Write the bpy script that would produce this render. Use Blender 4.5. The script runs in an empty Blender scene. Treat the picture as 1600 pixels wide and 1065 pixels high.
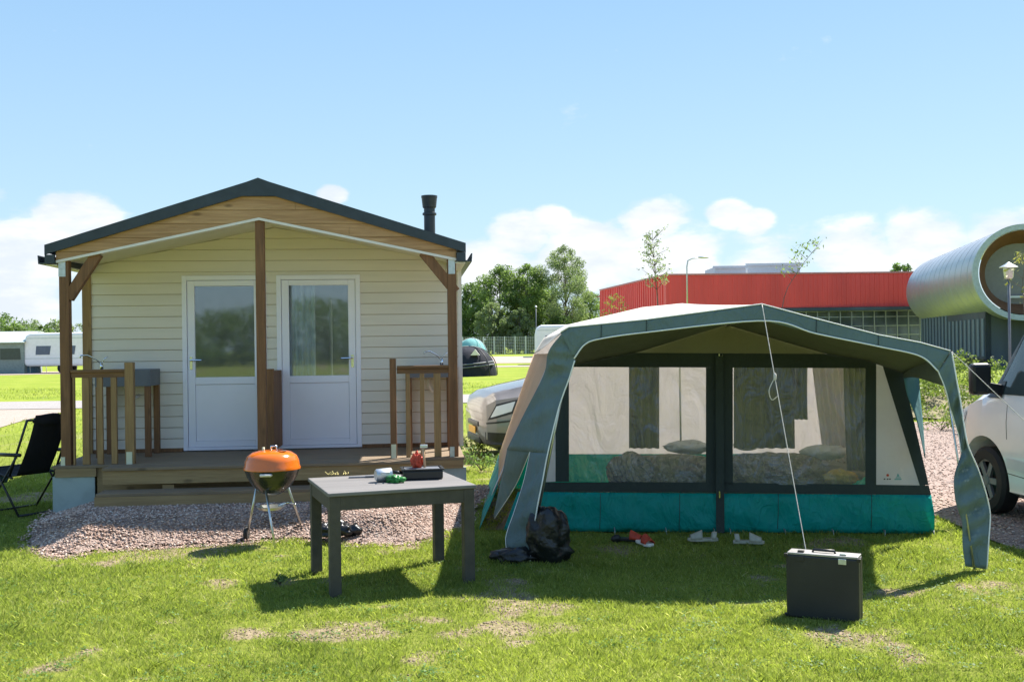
import bpy, bmesh, math, random
import numpy as np
from mathutils import Vector, Matrix
random.seed(7); rng = np.random.default_rng(7)
R = math.radians
scene = bpy.context.scene
COL = scene.collection

# ------------------------------------------------------------------ camera
CAMZ, FPX, ROLL = 1.78, 1650.0, R(0.75)
cam_d = bpy.data.cameras.new('camera'); cam = bpy.data.objects.new('camera', cam_d); COL.objects.link(cam)
cam_d.sensor_width = 36; cam_d.lens = FPX/1600*36; cam_d.shift_y = 3.5/1600
cam_d.clip_start = 0.1; cam_d.clip_end = 3000
rx = Vector((math.cos(ROLL), 0, -math.sin(ROLL))); up = Vector((math.sin(ROLL), 0, math.cos(ROLL))); bk = Vector((0, -1, 0))
cam.matrix_world = Matrix(((rx.x, up.x, bk.x, 0), (rx.y, up.y, bk.y, 0), (rx.z, up.z, bk.z, CAMZ), (0, 0, 0, 1)))
scene.camera = cam

# ------------------------------------------------------------------ light
SUNV = Vector((0.53, 0.54, 1.0)).normalized()
SUN_EL = math.asin(SUNV.z); SUN_AZ = math.atan2(SUNV.x, SUNV.y)
sl = bpy.data.lights.new('sun', 'SUN'); sl.energy = 5.0; sl.angle = R(0.55); sl.color = (1.0, 0.95, 0.87)
so = bpy.data.objects.new('sun', sl); COL.objects.link(so)
so.rotation_euler = SUNV.to_track_quat('Z', 'Y').to_euler(); so.location = (20, 25, 40)
scene.view_settings.view_transform = 'Standard'; scene.view_settings.look = 'None'
scene.view_settings.gamma = 1; scene.view_settings.exposure = 1.22
scene.render.resolution_x = 1024; scene.render.resolution_y = 681

def dirpx(px, py):
    dx = px-800; dy = py-536
    c, s = math.cos(ROLL), math.sin(ROLL)
    return ((dx*c-dy*s)/FPX, (dy*c+dx*s)/FPX)          # right per metre ahead, down per metre ahead
def ground(px, py, z=0.0):
    a, b = dirpx(px, py); k = (CAMZ-z)/b
    return Vector((a*k, k, z))
def atY(px, py, Y):
    a, b = dirpx(px, py); return Vector((a*Y, Y, CAMZ-b*Y))
class Frame:
    def __init__(s, ox, oy, yaw):
        s.o = Vector((ox, oy, 0)); s.yaw = yaw
        s.u = Vector((math.cos(yaw), math.sin(yaw), 0)); s.v = Vector((-math.sin(yaw), math.cos(yaw), 0))
    def px(s, px, py, t):                                # ray meets the plane local-y = t
        a, b = dirpx(px, py); d = Vector((a, 1, -b)); c = Vector((0, 0, CAMZ))
        k = (t-(c-s.o).dot(s.v))/d.dot(s.v); p = c+d*k-s.o
        return Vector((p.dot(s.u), t, p.z))
    def loc(s, p): q = Vector(p)-s.o; return Vector((q.dot(s.u), q.dot(s.v), q.z))

# ------------------------------------------------------------------ node helpers
def nnode(nt, t, **kw):
    n = nt.nodes.new(t)
    for k, v in kw.items(): setattr(n, k, v)
    return n
def ramp(nt, fac, stops, interp='LINEAR'):
    r = nnode(nt, 'ShaderNodeValToRGB'); r.color_ramp.interpolation = interp
    els = r.color_ramp.elements
    while len(els) < len(stops): els.new(0.5)
    for e, (p, c) in zip(els, stops):
        e.position = p; e.color = (*c, 1) if len(c) == 3 else c
    nt.links.new(fac, r.inputs[0]); return r.outputs[0]
def math_(nt, op, a, b=None, c=None, clamp=False):
    m = nnode(nt, 'ShaderNodeMath', operation=op); m.use_clamp = clamp
    for i, v in enumerate((a, b, c)):
        if v is None: continue
        if isinstance(v, (int, float)): m.inputs[i].default_value = v
        else: nt.links.new(v, m.inputs[i])
    return m.outputs[0]
def noise(nt, vec, scale, detail=3, rough=0.55, dist=0.0):
    n = nnode(nt, 'ShaderNodeTexNoise'); n.inputs['Scale'].default_value = scale
    n.inputs['Detail'].default_value = detail; n.inputs['Roughness'].default_value = rough
    n.inputs['Distortion'].default_value = dist
    if vec is not None: nt.links.new(vec, n.inputs['Vector'])
    return n.outputs['Fac']
def mapping(nt, vec, scale=(1, 1, 1), loc=(0, 0, 0), rot=(0, 0, 0)):
    m = nnode(nt, 'ShaderNodeMapping'); m.inputs['Scale'].default_value = scale
    m.inputs['Location'].default_value = loc; m.inputs['Rotation'].default_value = rot
    nt.links.new(vec, m.inputs['Vector']); return m.outputs[0]
def mixc(nt, fac, a, b, blend='MIX'):
    m = nnode(nt, 'ShaderNodeMix', data_type='RGBA', blend_type=blend)
    for s, v in ((0, fac), (6, a), (7, b)):
        if isinstance(v, (int, float)): m.inputs[s].default_value = v
        elif isinstance(v, tuple): m.inputs[s].default_value = (*v, 1) if len(v) == 3 else v
        else: nt.links.new(v, m.inputs[s])
    return m.outputs[2]
def newmat(name):
    m = bpy.data.materials.new(name); m.use_nodes = True; nt = m.node_tree; nt.nodes.clear()
    out = nnode(nt, 'ShaderNodeOutputMaterial'); return m, nt, out
def objco(nt): return nnode(nt, 'ShaderNodeTexCoord').outputs['Object']
def bump(nt, h, strength=0.3, dist=0.01):
    b = nnode(nt, 'ShaderNodeBump'); b.inputs['Strength'].default_value = strength; b.inputs['Distance'].default_value = dist
    nt.links.new(h, b.inputs['Height']); return b.outputs[0]
def pbr(name, col, rough=0.6, metal=0.0, var=0.12, scale=6.0, bmp=0.15, bscale=60.0, bdist=0.004, stretch=(1, 1, 1), coat=0.0, spec=0.5, dirt=None):
    """surface with slight mottling and a fine bump"""
    m, nt, out = newmat(name); p = nnode(nt, 'ShaderNodeBsdfPrincipled')
    co = mapping(nt, objco(nt), stretch)
    n1 = noise(nt, co, scale, 4); 
    lo = tuple(c*(1-var) for c in col); hi = tuple(min(1, c*(1+var)) for c in col)
    c = ramp(nt, n1, [(0.3, lo), (0.7, hi)])
    if dirt:
        n2 = noise(nt, co, scale*0.35, 6, 0.7); f = ramp(nt, n2, [(0.52, (0, 0, 0)), (0.72, (1, 1, 1))])
        c = mixc(nt, math_(nt, 'MULTIPLY', f, 0.55), c, dirt)
    nt.links.new(c, p.inputs['Base Color'])
    p.inputs['Roughness'].default_value = rough; p.inputs['Metallic'].default_value = metal
    p.inputs['Coat Weight'].default_value = coat; p.inputs['Specular IOR Level'].default_value = spec
    if bmp: nt.links.new(bump(nt, noise(nt, co, bscale, 3), bmp, bdist), p.inputs['Normal'])
    nt.links.new(p.outputs[0], out.inputs[0]); return m
def wood(name, base, dark, axis=0, rough=0.7, grain=1.0, plank=None):
    """grain runs along the given axis; knots; plank = (axis, width) draws seams"""
    m, nt, out = newmat(name); p = nnode(nt, 'ShaderNodeBsdfPrincipled')
    sc = [14, 14, 14]; sc[axis] = 0.9
    oc = objco(nt)
    info = nnode(nt, 'ShaderNodeObjectInfo')
    va = nnode(nt, 'ShaderNodeVectorMath', operation='ADD'); nt.links.new(oc, va.inputs[0])
    vs = nnode(nt, 'ShaderNodeVectorMath', operation='SCALE'); vs.inputs[0].default_value = (7, 5, 3); nt.links.new(info.outputs['Random'], vs.inputs['Scale'])
    nt.links.new(vs.outputs[0], va.inputs[1]); oc2 = va.outputs[0]
    co = mapping(nt, oc2, tuple(sc))
    g = noise(nt, co, 1.6*grain, 6, 0.65, 1.2)
    c = ramp(nt, g, [(0.25, dark), (0.5, tuple((a+b)/2 for a, b in zip(base, dark))), (0.72, base)])
    ks = [1.3, 1.3, 1.3]; ks[axis] = 0.55
    v = nnode(nt, 'ShaderNodeTexVoronoi'); v.inputs['Scale'].default_value = 4.2
    nt.links.new(mapping(nt, oc2, tuple(ks)), v.inputs['Vector'])
    k = ramp(nt, v.outputs['Distance'], [(0.06, (1, 1, 1)), (0.15, (0, 0, 0))])
    c = mixc(nt, math_(nt, 'MULTIPLY', k, 0.65), c, tuple(x*0.35 for x in dark))
    big = noise(nt, oc2, 1.3, 3); c = mixc(nt, math_(nt, 'MULTIPLY', ramp(nt, big, [(0.35, (0, 0, 0)), (0.7, (1, 1, 1))]), 0.35), c, dark)
    nt.links.new(c, p.inputs['Base Color']); p.inputs['Roughness'].default_value = rough
    nt.links.new(bump(nt, g, 0.35, 0.004), p.inputs['Normal'])
    nt.links.new(p.outputs[0], out.inputs[0]); return m
def cloth(name, col, transl=0.25, tcol=None, rough=0.85, fold=0.5, fscale=2.5, var=0.1, weave=500):
    m, nt, out = newmat(name); oc = objco(nt)
    p = nnode(nt, 'ShaderNodeBsdfPrincipled'); t = nnode(nt, 'ShaderNodeBsdfTranslucent')
    n1 = noise(nt, oc, 2.2, 5, 0.6)
    c = ramp(nt, n1, [(0.3, tuple(x*(1-var) for x in col)), (0.7, tuple(min(1, x*(1+var)) for x in col))])
    nt.links.new(c, p.inputs['Base Color']); p.inputs['Roughness'].default_value = rough; p.inputs['Specular IOR Level'].default_value = 0.25
    t.inputs[0].default_value = (*(tcol or col), 1)
    h = math_(nt, 'ADD', noise(nt, mapping(nt, oc, (1, 1, 0.45), rot=(0.3, 0.5, 0.2)), fscale, 4, 0.5, 1.0), math_(nt, 'MULTIPLY', noise(nt, oc, 30, 2), 0.06))
    cn = noise(nt, mapping(nt, oc, (1, 1, 0.8), rot=(0.2, 0.9, 0.4)), fscale*1.6, 2, 0.5, 0.8)
    cr = math_(nt, 'POWER', math_(nt, 'SUBTRACT', 1.0, math_(nt, 'ABSOLUTE', math_(nt, 'SUBTRACT', math_(nt, 'MULTIPLY', cn, 2.0), 1.0))), 14.0)
    h = math_(nt, 'ADD', h, math_(nt, 'MULTIPLY', cr, 0.05))
    b = bump(nt, h, min(1.0, fold*1.3), 0.08)
    nt.links.new(b, p.inputs['Normal']); nt.links.new(b, t.inputs['Normal'])
    mx = nnode(nt, 'ShaderNodeMixShader'); mx.inputs[0].default_value = transl
    nt.links.new(p.outputs[0], mx.inputs[1]); nt.links.new(t.outputs[0], mx.inputs[2])
    nt.links.new(mx.outputs[0], out.inputs[0]); return m
def foliage(name, lo, hi, transl=0.35, yellow=None):
    m, nt, out = newmat(name)
    a = nnode(nt, 'ShaderNodeAttribute'); a.attribute_name = 'var'
    stops = [(0.0, lo), (1.0, hi)] if yellow is None else [(0.0, lo), (0.75, hi), (1.0, yellow)]
    c = ramp(nt, a.outputs['Fac'], stops)
    d = nnode(nt, 'ShaderNodeBsdfPrincipled'); d.inputs['Roughness'].default_value = 0.55; d.inputs['Specular IOR Level'].default_value = 0.3
    t = nnode(nt, 'ShaderNodeBsdfTranslucent')
    nt.links.new(c, d.inputs['Base Color']); tc = mixc(nt, 1.0, c, (1.25, 1.42, 0.8), 'MULTIPLY'); nt.links.new(tc, t.inputs[0])
    mx = nnode(nt, 'ShaderNodeMixShader'); mx.inputs[0].default_value = transl
    nt.links.new(d.outputs[0], mx.inputs[1]); nt.links.new(t.outputs[0], mx.inputs[2]); nt.links.new(mx.outputs[0], out.inputs[0]); return m
def glassy(name, tint=(0.9, 0.95, 0.95), refl=0.2, rough=0.02, milky=0.0, wav=0.0):
    """clear pane: see-through with a mirror share and a little haze of dust"""
    m, nt, out = newmat(name)
    t = nnode(nt, 'ShaderNodeBsdfTransparent'); t.inputs[0].default_value = (*tint, 1)
    g = nnode(nt, 'ShaderNodeBsdfGlossy'); g.inputs['Roughness'].default_value = rough; g.inputs[0].default_value = (0.9, 0.95, 1, 1)
    d = nnode(nt, 'ShaderNodeBsdfDiffuse'); d.inputs[0].default_value = (0.7, 0.7, 0.72, 1)
    if wav:
        oc = objco(nt); b = bump(nt, noise(nt, mapping(nt, oc, (1, 1, 0.5), rot=(0, 0.6, 0)), 5, 4, 0.55, 1.5), wav, 0.05); nt.links.new(b, g.inputs['Normal'])
    m1 = nnode(nt, 'ShaderNodeMixShader'); m1.inputs[0].default_value = refl
    nt.links.new(t.outputs[0], m1.inputs[1]); nt.links.new(g.outputs[0], m1.inputs[2])
    m2 = nnode(nt, 'ShaderNodeMixShader'); m2.inputs[0].default_value = milky
    nt.links.new(m1.outputs[0], m2.inputs[1]); nt.links.new(d.outputs[0], m2.inputs[2])
    nt.links.new(m2.outputs[0], out.inputs[0]); return m

# ------------------------------------------------------------------ sky
w = bpy.data.worlds.new('World'); scene.world = w; w.use_nodes = True; nt = w.node_tree; nt.nodes.clear()
wo = nnode(nt, 'ShaderNodeOutputWorld'); bg = nnode(nt, 'ShaderNodeBackground'); bg.inputs[1].default_value = 0.069
sky = nnode(nt, 'ShaderNodeTexSky', sky_type='NISHITA'); sky.sun_disc = False
sky.sun_elevation = SUN_EL; sky.sun_rotation = SUN_AZ; sky.air_density = 1.0; sky.dust_density = 0.6; sky.ozone_density = 1.3
tc = nnode(nt, 'ShaderNodeTexCoord').outputs['Generated']
nz = noise(nt, mapping(nt, tc, (1, 1, 2.2)), 9.0, 8, 0.56, 0.25)
nz2 = noise(nt, mapping(nt, tc, (1, 1, 2.0), (4, 2, 1)), 30.0, 4, 0.6)
bias = None
blobs = [(30, 400, .085, .9), (115, 345, .055, 1.0), (0, 460, .10, .85), (180, 450, .08, .6), (520, 306, .022, 1.0), (810, 365, .045, .9), (860, 345, .03, .85), (760, 430, .08, .8),
         (930, 400, .08, .85), (1020, 350, .050, .95), (1060, 400, .07, .85), (1140, 335, .030, 1.0), (1180, 348, .026, 1.0),
         (1200, 430, .09, .7), (1330, 395, .06, .85), (1450, 378, .06, .9), (1560, 365, .05, .8), (1680, 400, .12, .8),
         (-300, 400, .2, .9), (2000, 400, .2, .8)]
for (bx, by, br, bw) in blobs:
    a, b = dirpx(bx, by); d = Vector((a, 1, -b)).normalized()
    vm = nnode(nt, 'ShaderNodeVectorMath', operation='SUBTRACT'); nt.links.new(tc, vm.inputs[0]); vm.inputs[1].default_value = d
    sc = nnode(nt, 'ShaderNodeVectorMath', operation='MULTIPLY'); nt.links.new(vm.outputs[0], sc.inputs[0]); sc.inputs[1].default_value = (1, 1, 1.45)
    ln = nnode(nt, 'ShaderNodeVectorMath', operation='LENGTH'); nt.links.new(sc.outputs[0], ln.inputs[0])
    f = math_(nt, 'MULTIPLY', math_(nt, 'SUBTRACT', 1.0, math_(nt, 'DIVIDE', ln.outputs['Value'], br), clamp=True), bw)
    bias = f if bias is None else math_(nt, 'MAXIMUM', bias, f)
cl = math_(nt, 'ADD', math_(nt, 'MULTIPLY', bias, 0.50), math_(nt, 'ADD', math_(nt, 'MULTIPLY', nz, 0.62), math_(nt, 'MULTIPLY', nz2, 0.16)))
fac = ramp(nt, cl, [(0.50, (0, 0, 0)), (0.545, (0.25, 0.25, 0.25)), (0.585, (0.75, 0.75, 0.75)), (0.66, (1, 1, 1))])
shade = ramp(nt, noise(nt, mapping(nt, tc, (1, 1, 3), (0, 0, 0.02)), 14.0, 6, 0.6), [(0.36, (5.4, 5.8, 6.5)), (0.50, (6.2, 6.4, 6.7)), (0.62, (7.2, 7.3, 7.4))])
sepz = nnode(nt, 'ShaderNodeSeparateXYZ'); nt.links.new(tc, sepz.inputs[0])
lowz = ramp(nt, sepz.outputs['Z'], [(0.0, (4.3, 5.6, 6.5)), (0.12, (3.5, 5.2, 6.5)), (0.32, (2.35, 4.15, 6.35)), (0.6, (1.9, 3.5, 5.9)), (1.0, (1.1, 2.3, 5.0))])
skc = mixc(nt, 0.8, sky.outputs[0], lowz)
skc = mixc(nt, math_(nt, 'MULTIPLY', fac, 0.92), skc, shade)
nt.links.new(skc, bg.inputs[0]); nt.links.new(bg.outputs[0], wo.inputs[0])

# ------------------------------------------------------------------ mesh helpers
class MB:
    def __init__(s): s.v = []; s.f = []
    def add(s, vs, fs):
        n = len(s.v); s.v += [tuple(p) for p in vs]; s.f += [tuple(i+n for i in f) for f in fs]; return s
    def box(s, x0, x1, y0, y1, z0, z1):
        return s.add([(x0,y0,z0),(x1,y0,z0),(x1,y1,z0),(x0,y1,z0),(x0,y0,z1),(x1,y0,z1),(x1,y1,z1),(x0,y1,z1)],
                     [(0,3,2,1),(4,5,6,7),(0,1,5,4),(1,2,6,5),(2,3,7,6),(3,0,4,7)])
    def bar(s, a, b, w, h, upv=(0, 0, 1)):
        a = Vector(a); b = Vector(b); d = (b-a).normalized(); u = Vector(upv)
        r = d.cross(u)
        if r.length < 1e-4: r = d.cross(Vector((1, 0, 0)))
        r.normalize(); u = r.cross(d).normalized(); r *= w/2; u *= h/2
        return s.add([a-r-u, a+r-u, a+r+u, a-r+u, b-r-u, b+r-u, b+r+u, b-r+u],
                     [(0,3,2,1),(4,5,6,7),(0,1,5,4),(1,2,6,5),(2,3,7,6),(3,0,4,7)])
    def tube(s, pts, rad, n=10, cap=True):
        pts = [Vector(p) for p in pts]; rads = rad if isinstance(rad, (list, tuple)) else [rad]*len(pts)
        base = len(s.v); prev = None
        for i, p in enumerate(pts):
            d = (pts[min(i+1, len(pts)-1)]-pts[max(i-1, 0)]).normalized()
            if prev is None:
                r = d.cross(Vector((0, 0, 1)));  r = r if r.length > 1e-3 else d.cross(Vector((1, 0, 0)))
            else: r = prev-d*prev.dot(d)
            r.normalize(); prev = r; q = d.cross(r)
            for k in range(n):
                a = 2*math.pi*k/n; s.v.append(tuple(p+(r*math.cos(a)+q*math.sin(a))*rads[i]))
        for i in range(len(pts)-1):
            for k in range(n):
                k2 = (k+1) % n; s.f.append((base+i*n+k, base+i*n+k2, base+(i+1)*n+k2, base+(i+1)*n+k))
        if cap:
            s.f.append(tuple(base+k for k in range(n))[::-1]); s.f.append(tuple(base+(len(pts)-1)*n+k for k in range(n)))
        return s
    def lathe(s, prof, n=32, c=(0, 0, 0), axis='z'):
        base = len(s.v)
        for (r, z) in prof:
            for k in range(n):
                a = 2*math.pi*k/n
                if axis == 'z': s.v.append((c[0]+r*math.cos(a), c[1]+r*math.sin(a), c[2]+z))
                elif axis == 'x': s.v.append((c[0]+z, c[1]+r*math.cos(a), c[2]+r*math.sin(a)))
                else: s.v.append((c[0]+r*math.cos(a), c[1]+z, c[2]+r*math.sin(a)))
        for i in range(len(prof)-1):
            for k in range(n):
                k2 = (k+1) % n; s.f.append((base+i*n+k, base+i*n+k2, base+(i+1)*n+k2, base+(i+1)*n+k))
        return s
    def prism(s, poly, y0, y1):
        """poly: list of (x,z) extruded along y"""
        n = len(poly); b = len(s.v)
        s.v += [(x, y0, z) for x, z in poly]+[(x, y1, z) for x, z in poly]
        s.f.append(tuple(range(b, b+n))); s.f.append(tuple(range(b+2*n-1, b+n-1, -1)))
        for i in range(n): j = (i+1) % n; s.f.append((b+i, b+n+i, b+n+j, b+j))
        return s
    def prismx(s, poly, x0, x1):
        n = len(poly); b = len(s.v)
        s.v += [(x0, y, z) for y, z in poly]+[(x1, y, z) for y, z in poly]
        s.f.append(tuple(range(b+n-1, b-1, -1))); s.f.append(tuple(range(b+n, b+2*n)))
        for i in range(n): j = (i+1) % n; s.f.append((b+j, b+n+j, b+n+i, b+i))
        return s
    def prismz(s, poly, z0, z1):
        n = len(poly); b = len(s.v)
        s.v += [(x, y, z0) for x, y in poly]+[(x, y, z1) for x, y in poly]
        s.f.append(tuple(range(b+n-1, b-1, -1))); s.f.append(tuple(range(b+n, b+2*n)))
        for i in range(n): j = (i+1) % n; s.f.append((b+i, b+j, b+n+j, b+n+i))
        return s
    def grid(s, rows):
        """rows: list of equally long point lists"""
        b = len(s.v); n = len(rows[0])
        for r in rows: s.v += [tuple(p) for p in r]
        for i in range(len(rows)-1):
            for j in range(n-1): s.f.append((b+i*n+j, b+i*n+j+1, b+(i+1)*n+j+1, b+(i+1)*n+j))
        return s
    def blob(s, c, r, seed=0, amp=0.2, n=10, freq=3.0):
        rr = random.Random(seed); ph = [rr.uniform(0, 6.3) for _ in range(6)]
        rows = []
        for i in range(n+1):
            th = math.pi*i/n; row = []
            for j in range(2*n+1):
                a = math.pi*2*(j % (2*n))/(2*n)
                x, y, z = math.sin(th)*math.cos(a), math.sin(th)*math.sin(a), math.cos(th)
                k = 1+amp*(math.sin(freq*x+ph[0])*math.sin(freq*y+ph[1])+0.6*math.sin(2.1*freq*z+ph[2]+x*2)*math.sin(1.7*freq*y+ph[3])+0.35*math.sin(4*freq*x+ph[4])*math.sin(4*freq*z+ph[5]))
                row.append((c[0]+r[0]*x*k, c[1]+r[1]*y*k, c[2]+r[2]*z*k))
            rows.append(row)
        return s.grid(rows)
    def build(s, name, m, parent=None, smooth=False, bevel=0.0, solid=0.0, subd=0, merge=False, auto=None):
        me = bpy.data.meshes.new(name); me.from_pydata(s.v, [], s.f); me.update()
        bm = bmesh.new(); bm.from_mesh(me)
        if merge: bmesh.ops.remove_doubles(bm, verts=bm.verts, dist=1e-4)
        bmesh.ops.recalc_face_normals(bm, faces=bm.faces); bm.to_mesh(me); bm.free()
        if m: me.materials.append(m)
        if smooth or auto:
            me.polygons.foreach_set('use_smooth', [True]*len(me.polygons))
        if auto: me.set_sharp_from_angle(angle=R(auto))
        o = bpy.data.objects.new(name, me); COL.objects.link(o)
        if parent: o.parent = parent
        if bevel:
            b = o.modifiers.new('bevel', 'BEVEL'); b.width = bevel; b.segments = 2; b.limit_method = 'ANGLE'; b.angle_limit = R(40)
        if solid:
            b = o.modifiers.new('solid', 'SOLIDIFY'); b.thickness = solid; b.offset = 0
        if subd:
            b = o.modifiers.new('sub', 'SUBSURF'); b.levels = subd; b.render_levels = subd
        return o
def tag(o, label=None, cat=None, group=None, kind=None):
    if label: o['label'] = label
    if cat: o['category'] = cat
    if group: o['group'] = group
    if kind: o['kind'] = kind
    return o
def empty(name, loc, rz=0.0, label=None, cat=None, group=None):
    o = bpy.data.objects.new(name, None); COL.objects.link(o); o.location = loc; o.rotation_euler = (0, 0, rz); o.empty_display_size = 0.1
    return tag(o, label, cat, group)
def arrmesh(name, V, F, m, parent=None, var=None, smooth=False, attr='var'):
    V = np.asarray(V, dtype=np.float32); F = np.asarray(F, dtype=np.int32); k = F.shape[1]
    me = bpy.data.meshes.new(name); me.vertices.add(len(V)); me.vertices.foreach_set('co', V.ravel())
    me.loops.add(F.size); me.loops.foreach_set('vertex_index', F.ravel())
    me.polygons.add(len(F)); me.polygons.foreach_set('loop_start', np.arange(0, F.size, k, dtype=np.int32))
    try: me.polygons.foreach_set('loop_total', np.full(len(F), k, dtype=np.int32))
    except Exception: pass
    if smooth: me.polygons.foreach_set('use_smooth', np.ones(len(F), dtype=bool))
    me.update(calc_edges=True)
    if var is not None:
        a = me.attributes.new(attr, 'FLOAT', 'FACE'); a.data.foreach_set('value', np.asarray(var, dtype=np.float32))
    me.materials.append(m)
    o = bpy.data.objects.new(name, me); COL.objects.link(o)
    if parent: o.parent = parent
    return o
_P = rng.random((256, 256))
def vnoise(x, y, s):
    x = np.asarray(x)*s; y = np.asarray(y)*s
    xi = np.floor(x).astype(int); yi = np.floor(y).astype(int); fx = x-xi; fy = y-yi
    fx = fx*fx*(3-2*fx); fy = fy*fy*(3-2*fy)
    g = lambda a, b: _P[a % 256, b % 256]
    return (g(xi, yi)*(1-fx)+g(xi+1, yi)*fx)*(1-fy)+(g(xi, yi+1)*(1-fx)+g(xi+1, yi+1)*fx)*fy
def fbm(x, y, s=1.0, o=4):
    r = 0; a = 0.5; t = 0
    for i in range(o): r = r+a*vnoise(x+13.7*i, y-7.1*i, s*2**i); t += a; a *= 0.55
    return r/t
def inpoly(x, y, poly):
    x = np.asarray(x); y = np.asarray(y); r = np.zeros(x.shape, bool); n = len(poly)
    for i in range(n):
        x1, y1 = poly[i]; x2, y2 = poly[(i+1) % n]
        c = ((y1 > y) != (y2 > y)) & (x < (x2-x1)*(y-y1)/((y2-y1) if y2 != y1 else 1e-9)+x1); r ^= c
    return r

# ------------------------------------------------------------------ materials
M = {}
M['siding'] = pbr('cream siding', (0.75, 0.685, 0.61), 0.5, var=0.05, scale=3, bmp=0.1, bscale=90, stretch=(0.3, 1, 3))
M['soffit'] = pbr('soffit panel', (0.72, 0.68, 0.55), 0.5, var=0.04, bmp=0.05)
M['trim'] = pbr('white trim', (0.78, 0.72, 0.66), 0.45, var=0.04, bmp=0.05)
M['upvc'] = pbr('white door plastic', (0.87, 0.85, 0.95), 0.3, var=0.03, scale=2, bmp=0.03, bscale=25, spec=0.5)
M['roofdark'] = pbr('anthracite roof metal', (0.030, 0.042, 0.055), 0.45, var=0.2, scale=8, bmp=0.1)
M['gable'] = wood('gable boards', (0.62, 0.37, 0.18), (0.30, 0.15, 0.06), 0)
M['post'] = wood('brown post wood', (0.29, 0.14, 0.055), (0.12, 0.052, 0.02), 2)
M['postx'] = wood('brown rail wood', (0.28, 0.15, 0.058), (0.12, 0.055, 0.022), 0)
M['baluster'] = wood('baluster wood', (0.42, 0.26, 0.105), (0.20, 0.11, 0.042), 2)
M['deck'] = wood('deck boards', (0.29, 0.21, 0.13), (0.15, 0.105, 0.065), 0)
M['deckf'] = wood('step boards', (0.42, 0.29, 0.14), (0.22, 0.14, 0.06), 0)
M['galv'] = pbr('galvanised steel', (0.55, 0.58, 0.60), 0.4, 0.8, var=0.15, scale=20, bmp=0.1)
M['cream_sleeve'] = pbr('pale post sleeve', (0.66, 0.64, 0.45), 0.5, var=0.05)
M['skirt'] = pbr('grey skirting board', (0.33, 0.40, 0.39), 0.6, var=0.1, scale=3, bmp=0.15, dirt=(0.12, 0.12, 0.10))
M['glass'] = glassy('door glass', (0.80, 0.86, 0.88), 0.13, 0.03, 0.05)
M['dark'] = pbr('interior lining', (0.42, 0.42, 0.40), 0.9, var=0.1, bmp=0)
M['curtain'] = cloth('pale curtain', (0.86, 0.88, 0.93), 0.35, fold=0.1)
M['chrome'] = pbr('chrome', (0.75, 0.78, 0.82), 0.15, 1.0, var=0.05, bmp=0)
M['basin'] = pbr('grey basin', (0.14, 0.15, 0.17), 0.5, var=0.15, scale=5, bmp=0.1)
M['black'] = pbr('black plastic', (0.012, 0.012, 0.013), 0.4, var=0.2, bmp=0.1)
M['flue'] = pbr('black flue enamel', (0.02, 0.024, 0.03), 0.38, var=0.2, bmp=0.05)
M['orange'] = pbr('orange enamel', (0.70, 0.15, 0.008), 0.16, var=0.05, scale=4, bmp=0.02, coat=0.6)
M['kettle'] = pbr('dark bowl enamel', (0.022, 0.026, 0.018), 0.25, var=0.3, bmp=0.02, coat=0.3)
M['alu'] = pbr('aluminium tube', (0.60, 0.62, 0.60), 0.3, 0.9, var=0.1, bmp=0.05)
M['table'] = pbr('grey brown wicker table', (0.062, 0.055, 0.042), 0.6, var=0.2, scale=12, bmp=0.5, bscale=140)
M['tabletop'] = pbr('table slab', (0.165, 0.155, 0.15), 0.6, var=0.14, scale=5, bmp=0.25, bscale=120, stretch=(0.25, 2.5, 1), dirt=(0.22, 0.20, 0.18))
M['blackcloth'] = pbr('black bag film', (0.010, 0.011, 0.013), 0.33, var=0.2, bmp=0.9, bscale=9, bdist=0.03)
M['case'] = pbr('dark grey case', (0.020, 0.020, 0.019), 0.5, var=0.2, scale=4, bmp=0.3, bscale=200, dirt=(0.07, 0.065, 0.06))
M['casetop'] = pbr('case edge metal', (0.34, 0.33, 0.32), 0.45, 0.5, var=0.2, bmp=0.1)
M['rope'] = pbr('pale rope', (0.62, 0.56, 0.50), 0.8, var=0.2, scale=60, bmp=0.3)
M['tgrey'] = cloth('slate tent canvas', (0.15, 0.21, 0.215), 0.10, (0.24, 0.34, 0.35), fold=0.7, fscale=3.0)
M['tframe'] = cloth('dark green tent canvas', (0.048, 0.060, 0.058), 0.06, (0.05, 0.08, 0.07), fold=0.4)
M['tcanopy'] = cloth('canopy canvas', (0.19, 0.20, 0.17), 0.28, (0.32, 0.36, 0.28), fold=0.35)
M['tbeige'] = cloth('beige tent canvas', (0.80, 0.66, 0.52), 0.55, (0.92, 0.74, 0.56), fold=0.5)
M['tinner'] = cloth('pale inner tent canvas', (0.76, 0.74, 0.74), 0.5, (0.82, 0.79, 0.78), fold=0.5)
M['troof'] = cloth('white tent roof', (0.80, 0.78, 0.74), 0.45, (0.70, 0.68, 0.60), fold=0.3)
M['tpanel'] = cloth('pale grey tent canvas', (0.80, 0.80, 0.82), 0.55, (0.90, 0.90, 0.92), fold=0.3)
M['tgable'] = cloth('olive gable canvas', (0.28, 0.29, 0.21), 0.45, (0.50, 0.50, 0.34), fold=0.3)
M['teal'] = cloth('teal mud wall', (0.008, 0.36, 0.33), 0.32, (0.0, 0.46, 0.36), rough=0.45, fold=1.0, fscale=4)
M['piping'] = pbr('white piping', (0.85, 0.85, 0.82), 0.6, var=0.05, bmp=0)
M['pvc'] = glassy('clear tent window film', (0.93, 0.92, 0.90), 0.07, 0.16, 0.13, 0.8)
M['net'] = cloth('patterned curtain', (0.05, 0.052, 0.085), 0.06, fold=0.35, fscale=6)
M['olivecurtain'] = cloth('olive curtain', (0.13, 0.125, 0.12), 0.08, fold=0.35, fscale=6)
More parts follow.
